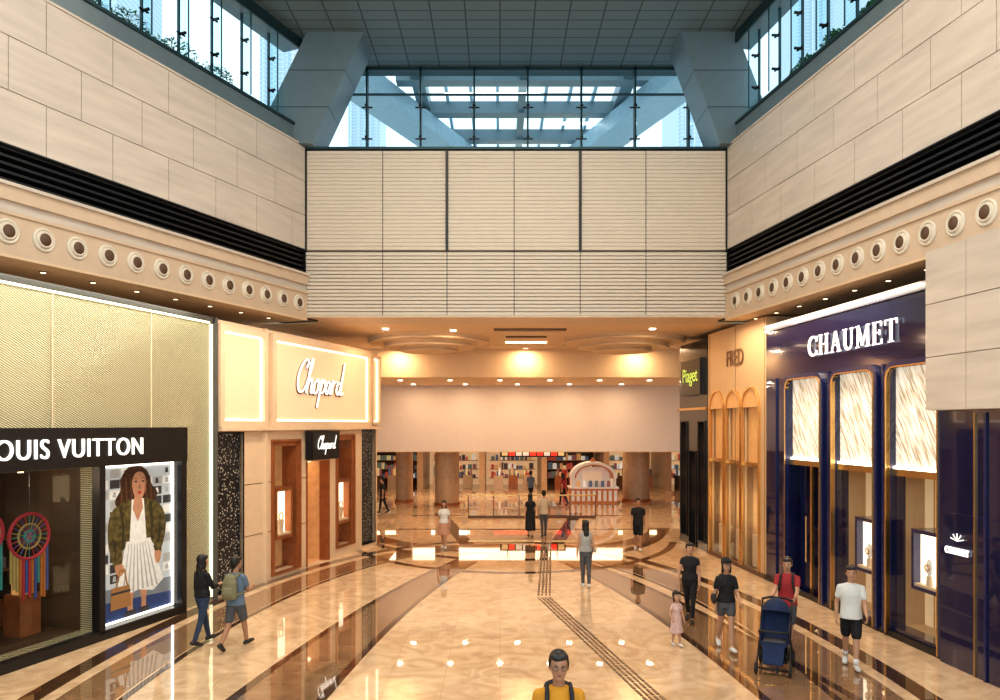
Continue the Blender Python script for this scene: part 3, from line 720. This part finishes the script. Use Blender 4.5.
# ------------------------------------------------------------------ right: arched beige boutique
P=empty('arched_boutique_storefront',FR)
mb=MB()
arches=[(5.55,6.6),(4.4,5.38),(3.1,4.15)]
afill=M('arch_fill',(.60,.34,.14),.4,emit=.12,ecol=(1,.5,.2))
facade(mb,2.86,6.98,0,7.0,[(a,b,[(.1,4.6)]) for a,b in arches],beige)
for a,b in arches:
    c=(a+b)/2;r=(b-a)/2;n=12
    for i in range(n):
        t0=math.pi*i/n;t1=math.pi*(i+1)/n
        mb.prism([(c+r*math.cos(t0),4.6+r*math.sin(t0)),(c+(r+.05)*math.cos(t0),4.6+(r+.05)*math.sin(t0)),(c+(r+.05)*math.cos(t1),4.6+(r+.05)*math.sin(t1)),(c+r*math.cos(t1),4.6+r*math.sin(t1))],-.06,0,gold)
    mb.prism([(c-r,4.6)]+[(c-r*math.cos(math.pi*i/n),4.6+r*math.sin(math.pi*i/n)) for i in range(1,n)]+[(c+r,4.6)],-.015,-.001,afill)
    mb.box(a-.05,a,-.06,.05,.1,4.6,gold); mb.box(b,b+.05,-.06,.05,.1,4.6,gold)
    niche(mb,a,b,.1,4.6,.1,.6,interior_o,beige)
    mb.box(a,b,.0,.1,2.95,3.05,gold); mb.box(a,b,.15,.2,3.05,4.6,afill)
    pane(mb,a,b,.02,.1,2.95,shopglass); mb.box(a+.15,b-.15,.2,.55,.1,1.0,cream); mb.box(a+.25,b-.25,.5,.55,1.2,2.2,warmglow)
    mb.ell((c,.38,1.2),(.1,.08,.2),pwh,10,8); mb.torus((c,.3,1.25),.06,.012,gold)
mb.box(2.86,6.98,-.05,0,0,.12,brn)
mb.box(2.86,6.98,.3,3,6.95,7.0,beige)
for x in (3.0,5.0,6.9): mb.box(x-.008,x+.008,-.006,0,0,7.0,brn)
mb.obj('beige_facade',parent=P)
text('sign_lettering','FRED',5.0,-.03,6.05,1.15,letterd,P,height=.45,ext=.01)

# ------------------------------------------------------------------ right: black boutique
P=empty('black_boutique_storefront',FR)
mb=MB(); dg=M('charcoal_panel',(.022,.024,.027),.25,coat=.3)
facade(mb,.15,2.80,0,6.9,[(.35,.95,[(.3,4.2)]),(1.2,1.8,[(.05,3.2)]),(2.05,2.6,[(.3,4.2)])],dg)
for a,b,za,zb in ((.35,.95,.3,4.2),(2.05,2.6,.3,4.2),(1.2,1.8,.05,3.2)):
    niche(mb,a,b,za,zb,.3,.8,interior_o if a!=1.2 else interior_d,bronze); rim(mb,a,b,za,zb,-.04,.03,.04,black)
    for z in (1.2,2.2,3.2): 
        if z<zb-.5: mb.box(a,b,.35,.75,z,z+.04,gold); mb.box(a+.12,b-.12,.5,.7,z+.04,z+.3,warmglow)
mb.box(.1,2.82,-.08,0,4.6,4.68,gold); mb.box(.15,2.8,.3,3.5,6.8,6.9,dg); mb.box(.15,.3,.3,4,0,6.9,dg)
mb.obj('black_facade',parent=P)
mb=MB(); mb.box(.7,2.5,-.14,-.0,5.1,6.3,black); mb.obj('sign_panel',parent=P)
text('sign_lettering','Piaget',1.6,-.16,5.75,1.4,green,P,height=.6,ext=.005)

# ------------------------------------------------------------------ back wall behind camera with window
mb=MB(); mb.box(-16,-9,-3.3,-3,0,15,stone); mb.box(7,12,-3.3,-3,0,15,stone); mb.box(-9,7,-3.3,-3,0,.5,stone)
mb.obj('wall_back')
mb=MB()
for i in range(9): mb.box(-9+2*i-.05,-9+2*i+.05,-3.2,-3.05,.5,15,steeld)
mb.poly([(-9,-3.13,.5),(7,-3.13,.5),(7,-3.13,15),(-9,-3.13,15)],glass); mb.obj('window_4')

# ------------------------------------------------------------------ people
skinA=M('skin',(.50,.28,.18),.5,noise=.05); skinB=M('skin_tan',(.38,.20,.12),.5,noise=.05)
hairB=M('hair_black',(.012,.009,.008),.45,noise=.3,scale=40)
eyew=M('eye_white',(.7,.68,.65),.3); eyed=M('eye_dark',(.015,.01,.01),.3); lip=M('lips',(.32,.10,.08),.5)
cb=M('cloth_black',(.012,.012,.015),.8,noise=.3,scale=8); cwht=M('cloth_white',(.66,.66,.64),.8,noise=.05); cgy=M('cloth_greyblue',(.13,.18,.25),.8)
cden=M('cloth_denim',(.03,.05,.10),.8,noise=.2,scale=14); cgr=M('cloth_grey',(.09,.09,.10),.8,noise=.2); cred=M('cloth_red',(.34,.03,.035),.8); cyel=M('cloth_yellow',(.55,.25,.02),.8)
cgl=M('cloth_lightgrey',(.34,.34,.33),.8,noise=.1)
ccr=M('cloth_cream',(.55,.44,.32),.8); cpk=M('cloth_pinkwhite',(.62,.42,.38),.8,noise=.3,scale=20); cpe=M('cloth_peach',(.48,.26,.17),.8)
shw=M('shoe_white',(.6,.6,.58),.5); shb=M('shoe_black',(.02,.02,.02),.5); olive=M('bag_olive',(.20,.19,.11),.8); bagb=M('bag_black',(.02,.02,.025),.7); strokeblue=M('stroller_navy',(.008,.022,.075),.8,noise=.2)

def remeshed(src,dst,mat,voxel=.014,it=3):
    me=bpy.data.meshes.new('t'); me.from_pydata(src.v,[],src.f); me.update()
    o=bpy.data.objects.new('t',me); bpy.context.collection.objects.link(o)
    m=o.modifiers.new('r','REMESH'); m.mode='VOXEL'; m.voxel_size=voxel
    s=o.modifiers.new('s','SMOOTH'); s.factor=.5; s.iterations=it
    dg_=bpy.context.evaluated_depsgraph_get(); ev=o.evaluated_get(dg_); em=ev.to_mesh()
    dst.add([v.co.copy() for v in em.vertices],[tuple(p.vertices) for p in em.polygons],mat)
    ev.to_mesh_clear(); bpy.data.objects.remove(o); bpy.data.meshes.remove(me)

def person(name,x,y,heading,H=1.7,fem=False,legs=((12,4),(-14,10)),arms=((-10,8,12),(14,8,15)),hy=0,hp=0,skin=skinA,hair=hairB,long=0,
           top=cb,sleeve=.55,bottom=('pants',cden),shoe=shb,pack=None,cap=None,bag=None,glasses=False,lean=0,kid=False,socks=None):
    B=MB(); V=Vector
    hs=1.07 if not kid else 1.6
    sw=.150 if fem else .172; hipw=.085
    hipz=.90
    J=[]
    for sd,(a,kn) in zip((-1,1),legs):
        a=R(a);kn=R(kn); hp_=V((sd*hipw,0,hipz)); d=V((-sd*.03,math.sin(a),-math.cos(a))); kp=hp_+d*.42
        b=a-kn; d2=V((-sd*.02,math.sin(b),-math.cos(b))); an=kp+d2*.40
        p=min(0,b*.9) if b<0 else b*.4
        fd=V((sd*.12,math.cos(p),math.sin(p))); fu=V((0,-math.sin(p),math.cos(p)))
        heel=an-fd*.05-fu*.055; toe=an+fd*.16-fu*.055
        J.append((hp_,kp,an,heel,toe,fd,fu))
    zmin=min(min(j[3].z,j[4].z) for j in J)-.03
    sh=V((0,0,-zmin))
    J=[(a+sh,b+sh,c+sh,d+sh,e+sh,f,g) for a,b,c,d,e,f,g in J]
    def Z(z,y_=0,x_=0):
        t=max(0,z-1.0); return V((x_,y_+math.sin(R(lean))*t,z))+sh
    s=MB()
    wa,ch,hi=(.115,.135,.158) if fem else (.140,.158,.16)
    s.loft([(Z(.84),.10,.09),(Z(.92),hi,.11),(Z(1.06),wa,.095),(Z(1.25),ch,.11),(Z(1.35),ch*.92,.09),(Z(1.41),.09,.065)],skin)
    s.tube([Z(1.38,-.015),Z(1.45,-.01),Z(1.52,.005)],[.066,.054,.052],skin)
    arm=[]
    for sd,(a,o,e) in zip((-1,1),arms):
        a=R(a);o=R(o);e=R(e)
        S=Z(1.355,-.005,sd*sw); d=V((sd*math.sin(o),math.sin(a)*math.cos(o),-math.cos(a)*math.cos(o))); E=S+d*.28
        o2=o*.2-(.35 if math.degrees(e)>50 else 0); d2=V((sd*math.sin(o2),math.sin(a+e)*math.cos(o2),-math.cos(a+e)*math.cos(o2))); Wr=E+d2*.24
        s.tube([S,S+(E-S)*.5,E,E+(Wr-E)*.3,Wr],[.048,.043,.036,.037,.025],skin,12); arm.append((S,E,Wr,d,d2,sd))
    for hp_,kp,an,heel,toe,fd,fu in J:
        s.tube([hp_,hp_+(kp-hp_)*.5,kp,kp+(an-kp)*.35,an],[.082,.072,.052,.052,.034],skin,12)
        s.tube([an,an+fd*.1-fu*.035],[.036,.03],skin)
    hc=Z(1.60+.10*(hs-1),.02); hr=Euler((R(hp),0,R(hy))).to_matrix()*hs
    def Hd(p): return hc+hr@V(p)
    s.ell(Hd((0,-.012,.024)),(.074,.092,.098),skin,20,14,hr)
    s.ell(Hd((0,.018,-.03)),(.062,.066,.07),skin,18,12,hr); s.ell(Hd((0,.034,-.072)),(.040,.046,.040),skin,16,10,hr)
    s.cyl(Hd((0,.078,.014)),Hd((0,.096,-.02)),.008,.013,skin,8); s.ell(Hd((0,.092,-.024)),(.016,.014,.011),skin,10,8,hr)
    for sd in (-1,1): s.ell(Hd((sd*.075,-.008,-.008)),(.010,.019,.030),skin,10,8,hr)
    remeshed(s,B,skin,.009,2)
    for sd in (-1,1):
        B.ell(Hd((sd*.030,.0760,.004)),(.0125,.008,.0052),eyew,12,8,hr); B.ell(Hd((sd*.030,.0825,.004)),(.0062,.003,.0055),eyed,10,6,hr)
        B.cyl(Hd((sd*.016,.083,.022)),Hd((sd*.045,.074,.024)),.0025,.0018,hair,6); B.cyl(Hd((sd*.017,.083,.0095)),Hd((sd*.043,.076,.0090)),.0018,.0014,eyed,6)
        if glasses:
            pts=[Hd((sd*.032+.023*math.cos(t),.094,.003+.017*math.sin(t))) for t in [2*math.pi*i/16 for i in range(17)]]
            for p,q in zip(pts,pts[1:]): B.cyl(p,q,.0016,.0016,eyed,6)
            B.cyl(Hd((sd*.055,.092,.008)),Hd((sd*.078,0,.008)),.0018,.0018,eyed,6); B.cyl(Hd((0,.094,.006)),Hd((sd*.01,.094,.006)),.0018,.0018,eyed,6)
    B.ell(Hd((0,.078,-.052)),(.020,.007,.0045),lip,12,6,hr); B.ell(Hd((0,.077,-.059)),(.016,.007,.0045),lip,12,6,hr)
    hm=MB()
    hm.ell(Hd((0,-.030,.040)),(.083,.092,.092),hair,20,14,hr)
    hm.ell(Hd((0,-.062,-.015)),(.070,.048,.075),hair,16,10,hr)
    for sd in (-1,1): hm.ell(Hd((sd*.068,-.022,.02)),(.017,.045,.05),hair,12,8,hr); hm.ell(Hd((sd*.03,.040,.088)),(.048,.040,.026),hair,12,8,hr)
    hm.ell(Hd((.01,.058,.074)),(.052,.024,.022),hair,12,8,hr)
    if long:
        b0=Hd((0,-.05,.0))
        hm.ell(b0,(.082,.058,.09),hair); hm.ell(b0+V((0,-.025,-.12)),(.080,.045,.13),hair); hm.ell(b0+V((0,-.05,-.12-long*.45)),(.072,.036,long*.5),hair)
        for sd in (-1,1): hm.ell(Hd((sd*.068,.0,-.05)),(.020,.042,.11),hair); hm.ell(Hd((sd*.05,.035,.075)),(.035,.035,.04),hair)
    remeshed(hm,B,hair,.009,2)
    if cap:
        B.ell(Hd((0,-.018,.062)),(.090,.108,.088),cap,24,14,hr,lambda p:p.z>-.015)
        cm=MB(); cm.ell(Hd((0,.10,.055)),(.066,.070,.009),cap,18,8,hr); remeshed(cm,B,cap,.007,1)
    for S,E,Wr,d,d2,sd in arm:
        f=V((0,1,0)); w=(f-d2*f.dot(d2))
        if w.length<.3: w=V((0,0,1))-d2*d2.z
        w.normalize(); n=d2.cross(w).normalized(); 
        if n.x*sd>0: n=-n
        hm=MB(); hm.tube([Wr-d2*.01,Wr+d2*.02],[.026,.024],skin,8)
        for q in (-.024,-.008,.008,.024): hm.tube([Wr+d2*.02+w*q*.7,Wr+d2*.085+w*q],[.016,.013],skin,8)
        remeshed(hm,B,skin,.008,1)
        for q,L in ((-.027,.055),(-.0095,.07),(.009,.075),(.027,.066)):
            p0=Wr+d2*.075+w*q; p1=p0+(d2*.9+n*.3).normalized()*L*.55; p2=p1+(d2*.6+n*.8).normalized()*L*.5
            B.tube([p0,p1,p2],[.0092,.0085,.0072],skin,8)
        t0=Wr+d2*.03+w*.025; t1=t0+(w*.7+d2*.75).normalized()*.035; t2=t1+(d2+n*.3).normalized()*.03
        B.tube([t0,t1,t2],[.0125,.0105,.009],skin,8)
    if sleeve is not None:
        s=MB(); g=.014
        hem=.84 if not fem else .92
        s.loft([(Z(hem),hi+.022,.134),(Z(hem+.1),hi+.012,.124),(Z(1.08),wa+g+.008,.110),(Z(1.25),ch+g,.125),(Z(1.33),ch*.97+g,.108),(Z(1.40),.118,.085),(Z(1.44),.074,.068)],top)
        if fem:
            for sd in (-1,1): s.ell(Z(1.25,.082,sd*.062),(.054,.046,.053),top)
        for S,E,Wr,d,d2,sd in arm:
            if sleeve>0:
                s.tube([Z(1.395,-.005,sd*.08),S+V((-sd*.012,0,.004))],[.040,.050],top,12)
                if sleeve<=1: s.tube([S,S+(E-S)*sleeve],[.052 if fem else .055,.054],top,12)
                else: s.tube([S,E,E+(Wr-E)*(sleeve-1)],[.054,.046,.038],top,12)
            else: s.tube([S+V((-sd*.05,0,.015)),S+V((-sd*.02,0,.01))],[.055,.05],top,12)
        remeshed(s,B,top,.0125,3)
    kind,bm_=bottom
    s=MB()
    if kind in('pants','shorts'):
        s.loft([(Z(.80),.13,.10),(Z(.90),hi+.004,.114),(Z(1.0),wa+.010,.100)],bm_)
        for hp_,kp,an,heel,toe,fd,fu in J:
            if kind=='pants': s.tube([hp_,hp_+(kp-hp_)*.5,kp,an+fu*.02],[.090,.080,.060,.044],bm_,14)
            else: s.tube([hp_,hp_+(kp-hp_)*.45,hp_+(kp-hp_)*(.8 if not fem else .5)],[.091,.090,.084],bm_,14)
    else:
        L={'skirt':.50,'dress':.45,'longskirt':.28}[kind]
        s.loft([(Z(L),.25 if kind!='longskirt' else .21,.19),(Z((L+.9)/2),.20,.16),(Z(.92),hi+.018,.128),(Z(1.05),wa+.02,.112)],bm_,24)
    remeshed(s,B,bm_,.0125,3)
    for hp_,kp,an,heel,toe,fd,fu in J:
        s=MB(); a0=heel+fu*.018; a1=toe+fu*.012
        for q in (-.016,0,.016):
            s.tube([a0+V((q*.6,0,0)),(a0+a1)/2+V((q,0,0)),a1+V((q*.8,0,0))],[.033,.034,.030],shoe,10)
        s.tube([an-fd*.01-fu*.01,an+fd*.045-fu*.022,an+fd*.10-fu*.036],[.043,.038,.034],shoe,10)
        remeshed(s,B,shoe,.010,1)
        if socks: B.cyl(an,an+(kp-an)*.25,.044,.048,socks,14)
    if pack:
        s=MB(); c=Z(1.2,-.20)
        s.loft([(c+V((0,0,-.22)),.13,.07),(c+V((0,0,-.18)),.15,.09),(c+V((0,0,.08)),.145,.085),(c+V((0,.02,.2)),.11,.06),(c+V((0,.03,.23)),.05,.03)],pack)
        s.loft([(c+V((0,-.08,-.17)),.10,.04),(c+V((0,-.09,-.1)),.11,.045),(c+V((0,-.08,.0)),.10,.035)],pack)
        for sd in (-1,1):
            s.tube([Z(1.38,-.13,sd*.09),Z(1.435,-.04,sd*.10),Z(1.40,.085,sd*.105),Z(1.28,.118,sd*.11),Z(1.14,.10,sd*.135),Z(1.06,-.05,sd*.155),Z(1.06,-.14,sd*.12)],[.022]*7,pack,8)
        remeshed(s,B,pack,.011,1)
    if bag:
        c=Z(.98,.02,.24); B.ell(c,(.05,.13,.10),bag,16,10); 
        B.tube([c+V((0,.1,.05)),Z(1.25,.11,.13),Z(1.45,.0,.11),Z(1.25,-.11,.14),c+V((0,-.1,.05))],[.009]*5,bag,6)
    k=H/(1.73 if not kid else 1.82)
    mw=Matrix.Translation((x,y,0))@Matrix.Rotation(R(heading),4,'Z')@Matrix.Scale(k,4)
    return B.obj(name,mw,smooth=True)

person('woman',-5.55,13.98,-30,1.66,True,legs=((16,4),(-12,8)),arms=((0,6,10),(25,4,70)),hy=-20,long=.3,top=cb,sleeve=1.6,bottom=('pants',cden),shoe=shb)
person('man',-4.84,13.75,-15,1.70,False,legs=((-16,22),(20,6)),arms=((-5,10,25),(20,6,80)),hy=-25,skin=skinB,top=cgy,bottom=('shorts',cgr),shoe=shb,pack=olive)
person('woman',-1.85,24.8,175,1.58,True,legs=((8,2),(-8,6)),arms=((0,10,10),(5,12,15)),long=.2,top=cwht,sleeve=.4,bottom=('skirt',cpe),shoe=shw)
person('woman',1.10,27.2,0,1.60,True,legs=((8,2),(-10,6)),arms=((0,8,10),(10,8,30)),long=.3,top=cb,sleeve=.4,bottom=('longskirt',cb),shoe=shb)
person('man',1.60,27.4,0,1.70,False,legs=((-8,2),(10,6)),top=ccr,sleeve=.6,bottom=('pants',cgr),shoe=shb)
person('woman',2.16,18.9,5,1.68,True,legs=((4,2),(-6,4)),arms=((5,10,12),(-5,8,40)),long=.22,top=cgl,sleeve=0,bottom=('pants',cgr),shoe=shw,bag=ccr)
person('man',4.49,24.4,172,1.70,False,legs=((10,2),(-12,12)),top=cb,bottom=('shorts',cb),shoe=shw,skin=skinB)
person('woman',3.95,15.6,160,1.64,True,legs=((10,2),(-14,12)),arms=((0,10,20),(10,16,30)),top=cb,sleeve=.3,bottom=('pants',cb),shoe=shb,hy=20)
person('child',3.27,13.9,195,1.00,True,legs=((8,2),(-6,8)),arms=((5,12,20),(15,25,40)),top=cpk,sleeve=.4,bottom=('dress',cpk),shoe=shw,long=.1,kid=True)
person('woman',4.12,13.67,178,1.66,True,legs=((14,2),(-16,14)),arms=((10,10,45),(-5,12,20)),long=.32,top=cb,sleeve=.6,bottom=('shorts',cgr),shoe=shw,cap=cb,bag=bagb)
person('man',5.22,13.62,150,1.70,False,legs=((16,6),(-16,16)),arms=((38,4,38),(38,4,38)),top=cred,bottom=('shorts',cgr),shoe=shb,pack=bagb,hp=-8)
person('man',5.92,12.65,160,1.72,False,legs=((12,2),(-14,14)),arms=((12,8,40),(-8,10,15)),top=cwht,bottom=('shorts',cb),shoe=shw,skin=skinA,socks=cwht)
person('man',.56,7.15,180,1.92,False,legs=((10,2),(-10,10)),arms=((10,6,20),(0,6,20)),top=cyel,bottom=('pants',cb),shoe=shb,pack=bagb,glasses=True,hp=2,skin=skinB)
person('man',-5.45,34.8,90,1.65,top=cb,bottom=('pants',cb))
person('woman',3.2,38.2,60,1.62,True,top=cred,bottom=('pants',cb),long=.2)
person('man',1.6,39.0,-40,1.70,top=cgy,bottom=('pants',cb))

# stroller
mb=MB(); fr=M('stroller_frame',(.03,.03,.035),.35,metal=.5); ty=M('tyre',(.02,.02,.02),.7); sb=strokeblue
for sd in (-1,1):
    for (yy,r) in ((.36,.085),(-.32,.12)):
        mb.torus((sd*.25,yy,r+.012),r-.01,.022,ty,'x',24,8); mb.cyl((sd*.25-.02,yy,r+.012),(sd*.25+.02,yy,r+.012),.035,.035,fr,12)
        for q in range(5):
            a=2*math.pi*q/5; mb.cyl((sd*.25,yy,r+.012),(sd*.25,yy+(r-.02)*math.cos(a),r+.012+(r-.02)*math.sin(a)),.008,.008,fr,6)
    mb.tube([(sd*.25,.36,.1),(sd*.23,.0,.48),(sd*.23,-.22,.75),(sd*.23,-.42,1.02)],[.014]*4,fr,8)
    mb.tube([(sd*.25,-.32,.13),(sd*.23,-.02,.5)],[.014]*2,fr,8)
    mb.tube([(sd*.22,.0,.48),(sd*.21,.28,.66)],[.012]*2,fr,8)
mb.tube([(-.23,-.42,1.02),(-.12,-.45,1.05),(.12,-.45,1.05),(.23,-.42,1.02)],[.018]*4,ty,10)
mb.tube([(-.21,.28,.66),(0,.34,.67),(.21,.28,.66)],[.02]*3,ty,10); mb.tube([(-.25,.36,.1),(.25,.36,.1)],[.012]*2,fr,8); mb.tube([(-.25,-.32,.13),(.25,-.32,.13)],[.012]*2,fr,8)
s=MB(); s.add([(-.19,.22,.42),(.19,.22,.42),(.19,-.10,.40),(-.19,-.10,.40),(-.19,.22,.47),(.19,.22,.47),(.19,-.06,.46),(-.19,-.06,.46)],[(3,2,1,0),(4,5,6,7),(0,1,5,4),(1,2,6,5),(2,3,7,6),(3,0,4,7)],sb)
s.add([(-.19,-.10,.40),(.19,-.10,.40),(.19,-.38,.92),(-.19,-.38,.92),(-.19,-.03,.43),(.19,-.03,.43),(.19,-.31,.95),(-.19,-.31,.95)],[(3,2,1,0),(4,5,6,7),(0,1,5,4),(1,2,6,5),(2,3,7,6),(3,0,4,7)],sb)
s.add([(-.17,.22,.42),(.17,.22,.42),(.15,.36,.16),(-.15,.36,.16),(-.17,.25,.44),(.17,.25,.44),(.15,.40,.18),(-.15,.40,.18)],[(3,2,1,0),(4,5,6,7),(0,1,5,4),(1,2,6,5),(2,3,7,6),(3,0,4,7)],sb)
for sd in (-1,1): s.add([(sd*.19,.2,.42),(sd*.19,.2,.56),(sd*.19,-.3,.9),(sd*.19,-.1,.4),(sd*.21,.2,.42),(sd*.21,.2,.56),(sd*.21,-.3,.9),(sd*.21,-.1,.4)],[(0,1,2,3),(7,6,5,4),(0,4,5,1),(1,5,6,2),(2,6,7,3),(3,7,4,0)],sb)
remeshed(s,mb,sb,.013,2)
mb.box(-.17,.17,-.05,.21,.475,.49,cgr)
mb.ell((0,-.18,.80),(.235,.30,.30),sb,24,14,Euler((R(18),0,0)).to_matrix(),lambda p:p.z>.05)
mb.ell((0,-.18,.80),(.225,.29,.29),ty,24,14,Euler((R(18),0,0)).to_matrix(),lambda p:p.z>.05)
mb.box(-.2,.2,-.25,.2,.16,.2,ty); mb.box(-.2,-.18,-.25,.2,.2,.3,ty); mb.box(.18,.2,-.25,.2,.2,.3,ty); mb.box(-.2,.2,-.27,-.25,.16,.3,ty)
mb.obj('baby_stroller',Matrix.Translation((4.62,12.60,0))@Matrix.Rotation(R(155),4,'Z')@Matrix.Scale(1.05,4),smooth=True)

# ------------------------------------------------------------------ lights
def area(name,loc,sx,sy,power,col=(1,.8,.58),rot=(0,0,0),disk=False):
    l=bpy.data.lights.new(name,'AREA'); l.shape='DISK' if disk else 'RECTANGLE'; l.size=sx
    if not disk: l.size_y=sy
    l.energy=power; l.color=col
    o=bpy.data.objects.new(name,l); o.location=loc; o.rotation_euler=[R(a) for a in rot]; bpy.context.collection.objects.link(o); return o
area('fill_atrium',(0,9,14.6),9,14,1300,(1,.86,.70))  # added soft fill under the ceiling to brighten the floor
area('fill_atrium.001',(0,-1,9),12,7,420,(1,.90,.80),(75,0,0))  # unseen fill behind the camera, aimed down the hall
for i,(x,y,z) in enumerate(DL):
    area('lamp_downlight',(x,y,z-.05),.22,0,52 if z>7 else 34,(1,.70,.41),disk=True)
area('lamp_concourse',(1,42.5,3.2),14,4,460,(1,.74,.48))
area('lamp_shop_left',(-5.6,15.5,6.9),.5,10,220,(1,.82,.58),(0,0,-17))
area('lamp_shop_right',(6.5,18,6.9),.5,7,190,(1,.76,.50),(0,0,6))
def local_area(F,loc,sx,sy,power,col,rot):
    l=bpy.data.lights.new('lamp_wallwash','AREA'); l.shape='RECTANGLE'; l.size=sx; l.size_y=sy; l.energy=power; l.color=col
    o=bpy.data.objects.new('lamp_wallwash',l); o.matrix_world=F@Matrix.Translation(loc)@Euler([R(a) for a in rot]).to_matrix().to_4x4(); bpy.context.collection.objects.link(o)
local_area(FL,(-1.5,-.45,6.75),13,.15,95,(1,.97,.78),(20,0,0))
local_area(FR,(10.2,-.5,6.75),5.5,.15,14,(1,.9,.75),(20,0,0))
def pt(loc,p,col=(1,.75,.5)):
    l=bpy.data.lights.new('lamp_display','POINT'); l.energy=p; l.color=col; l.shadow_soft_size=.1
    o=bpy.data.objects.new('lamp_display',l); o.location=loc; bpy.context.collection.objects.link(o)
for x,p in ((-3,30),(0.2,30)): pt(FL@Vector((x,1.2,3.0)),p)

w=bpy.data.worlds.new('World'); sc.world=w; w.use_nodes=True; nt=w.node_tree; bg=nt.nodes['Background']
tc=nt.nodes.new('ShaderNodeTexCoord'); sx=nt.nodes.new('ShaderNodeSeparateXYZ'); r=nt.nodes.new('ShaderNodeValToRGB')
nt.links.new(tc.outputs['Generated'],sx.inputs[0]); nt.links.new(sx.outputs['Z'],r.inputs[0])
r.color_ramp.elements[0].position=0; r.color_ramp.elements[0].color=(.88,.92,.95,1)
r.color_ramp.elements[1].position=.7; r.color_ramp.elements[1].color=(.64,.82,.93,1)
nt.links.new(r.outputs[0],bg.inputs[0]); bg.inputs[1].default_value=1.6

cam=bpy.data.cameras.new('camera'); co=bpy.data.objects.new('camera',cam); bpy.context.collection.objects.link(co)
co.location=(0,0,4.1); co.rotation_euler=(R(90),0,0); cam.sensor_width=36; cam.lens=27; cam.shift_y=.075; cam.clip_end=600
sc.camera=co
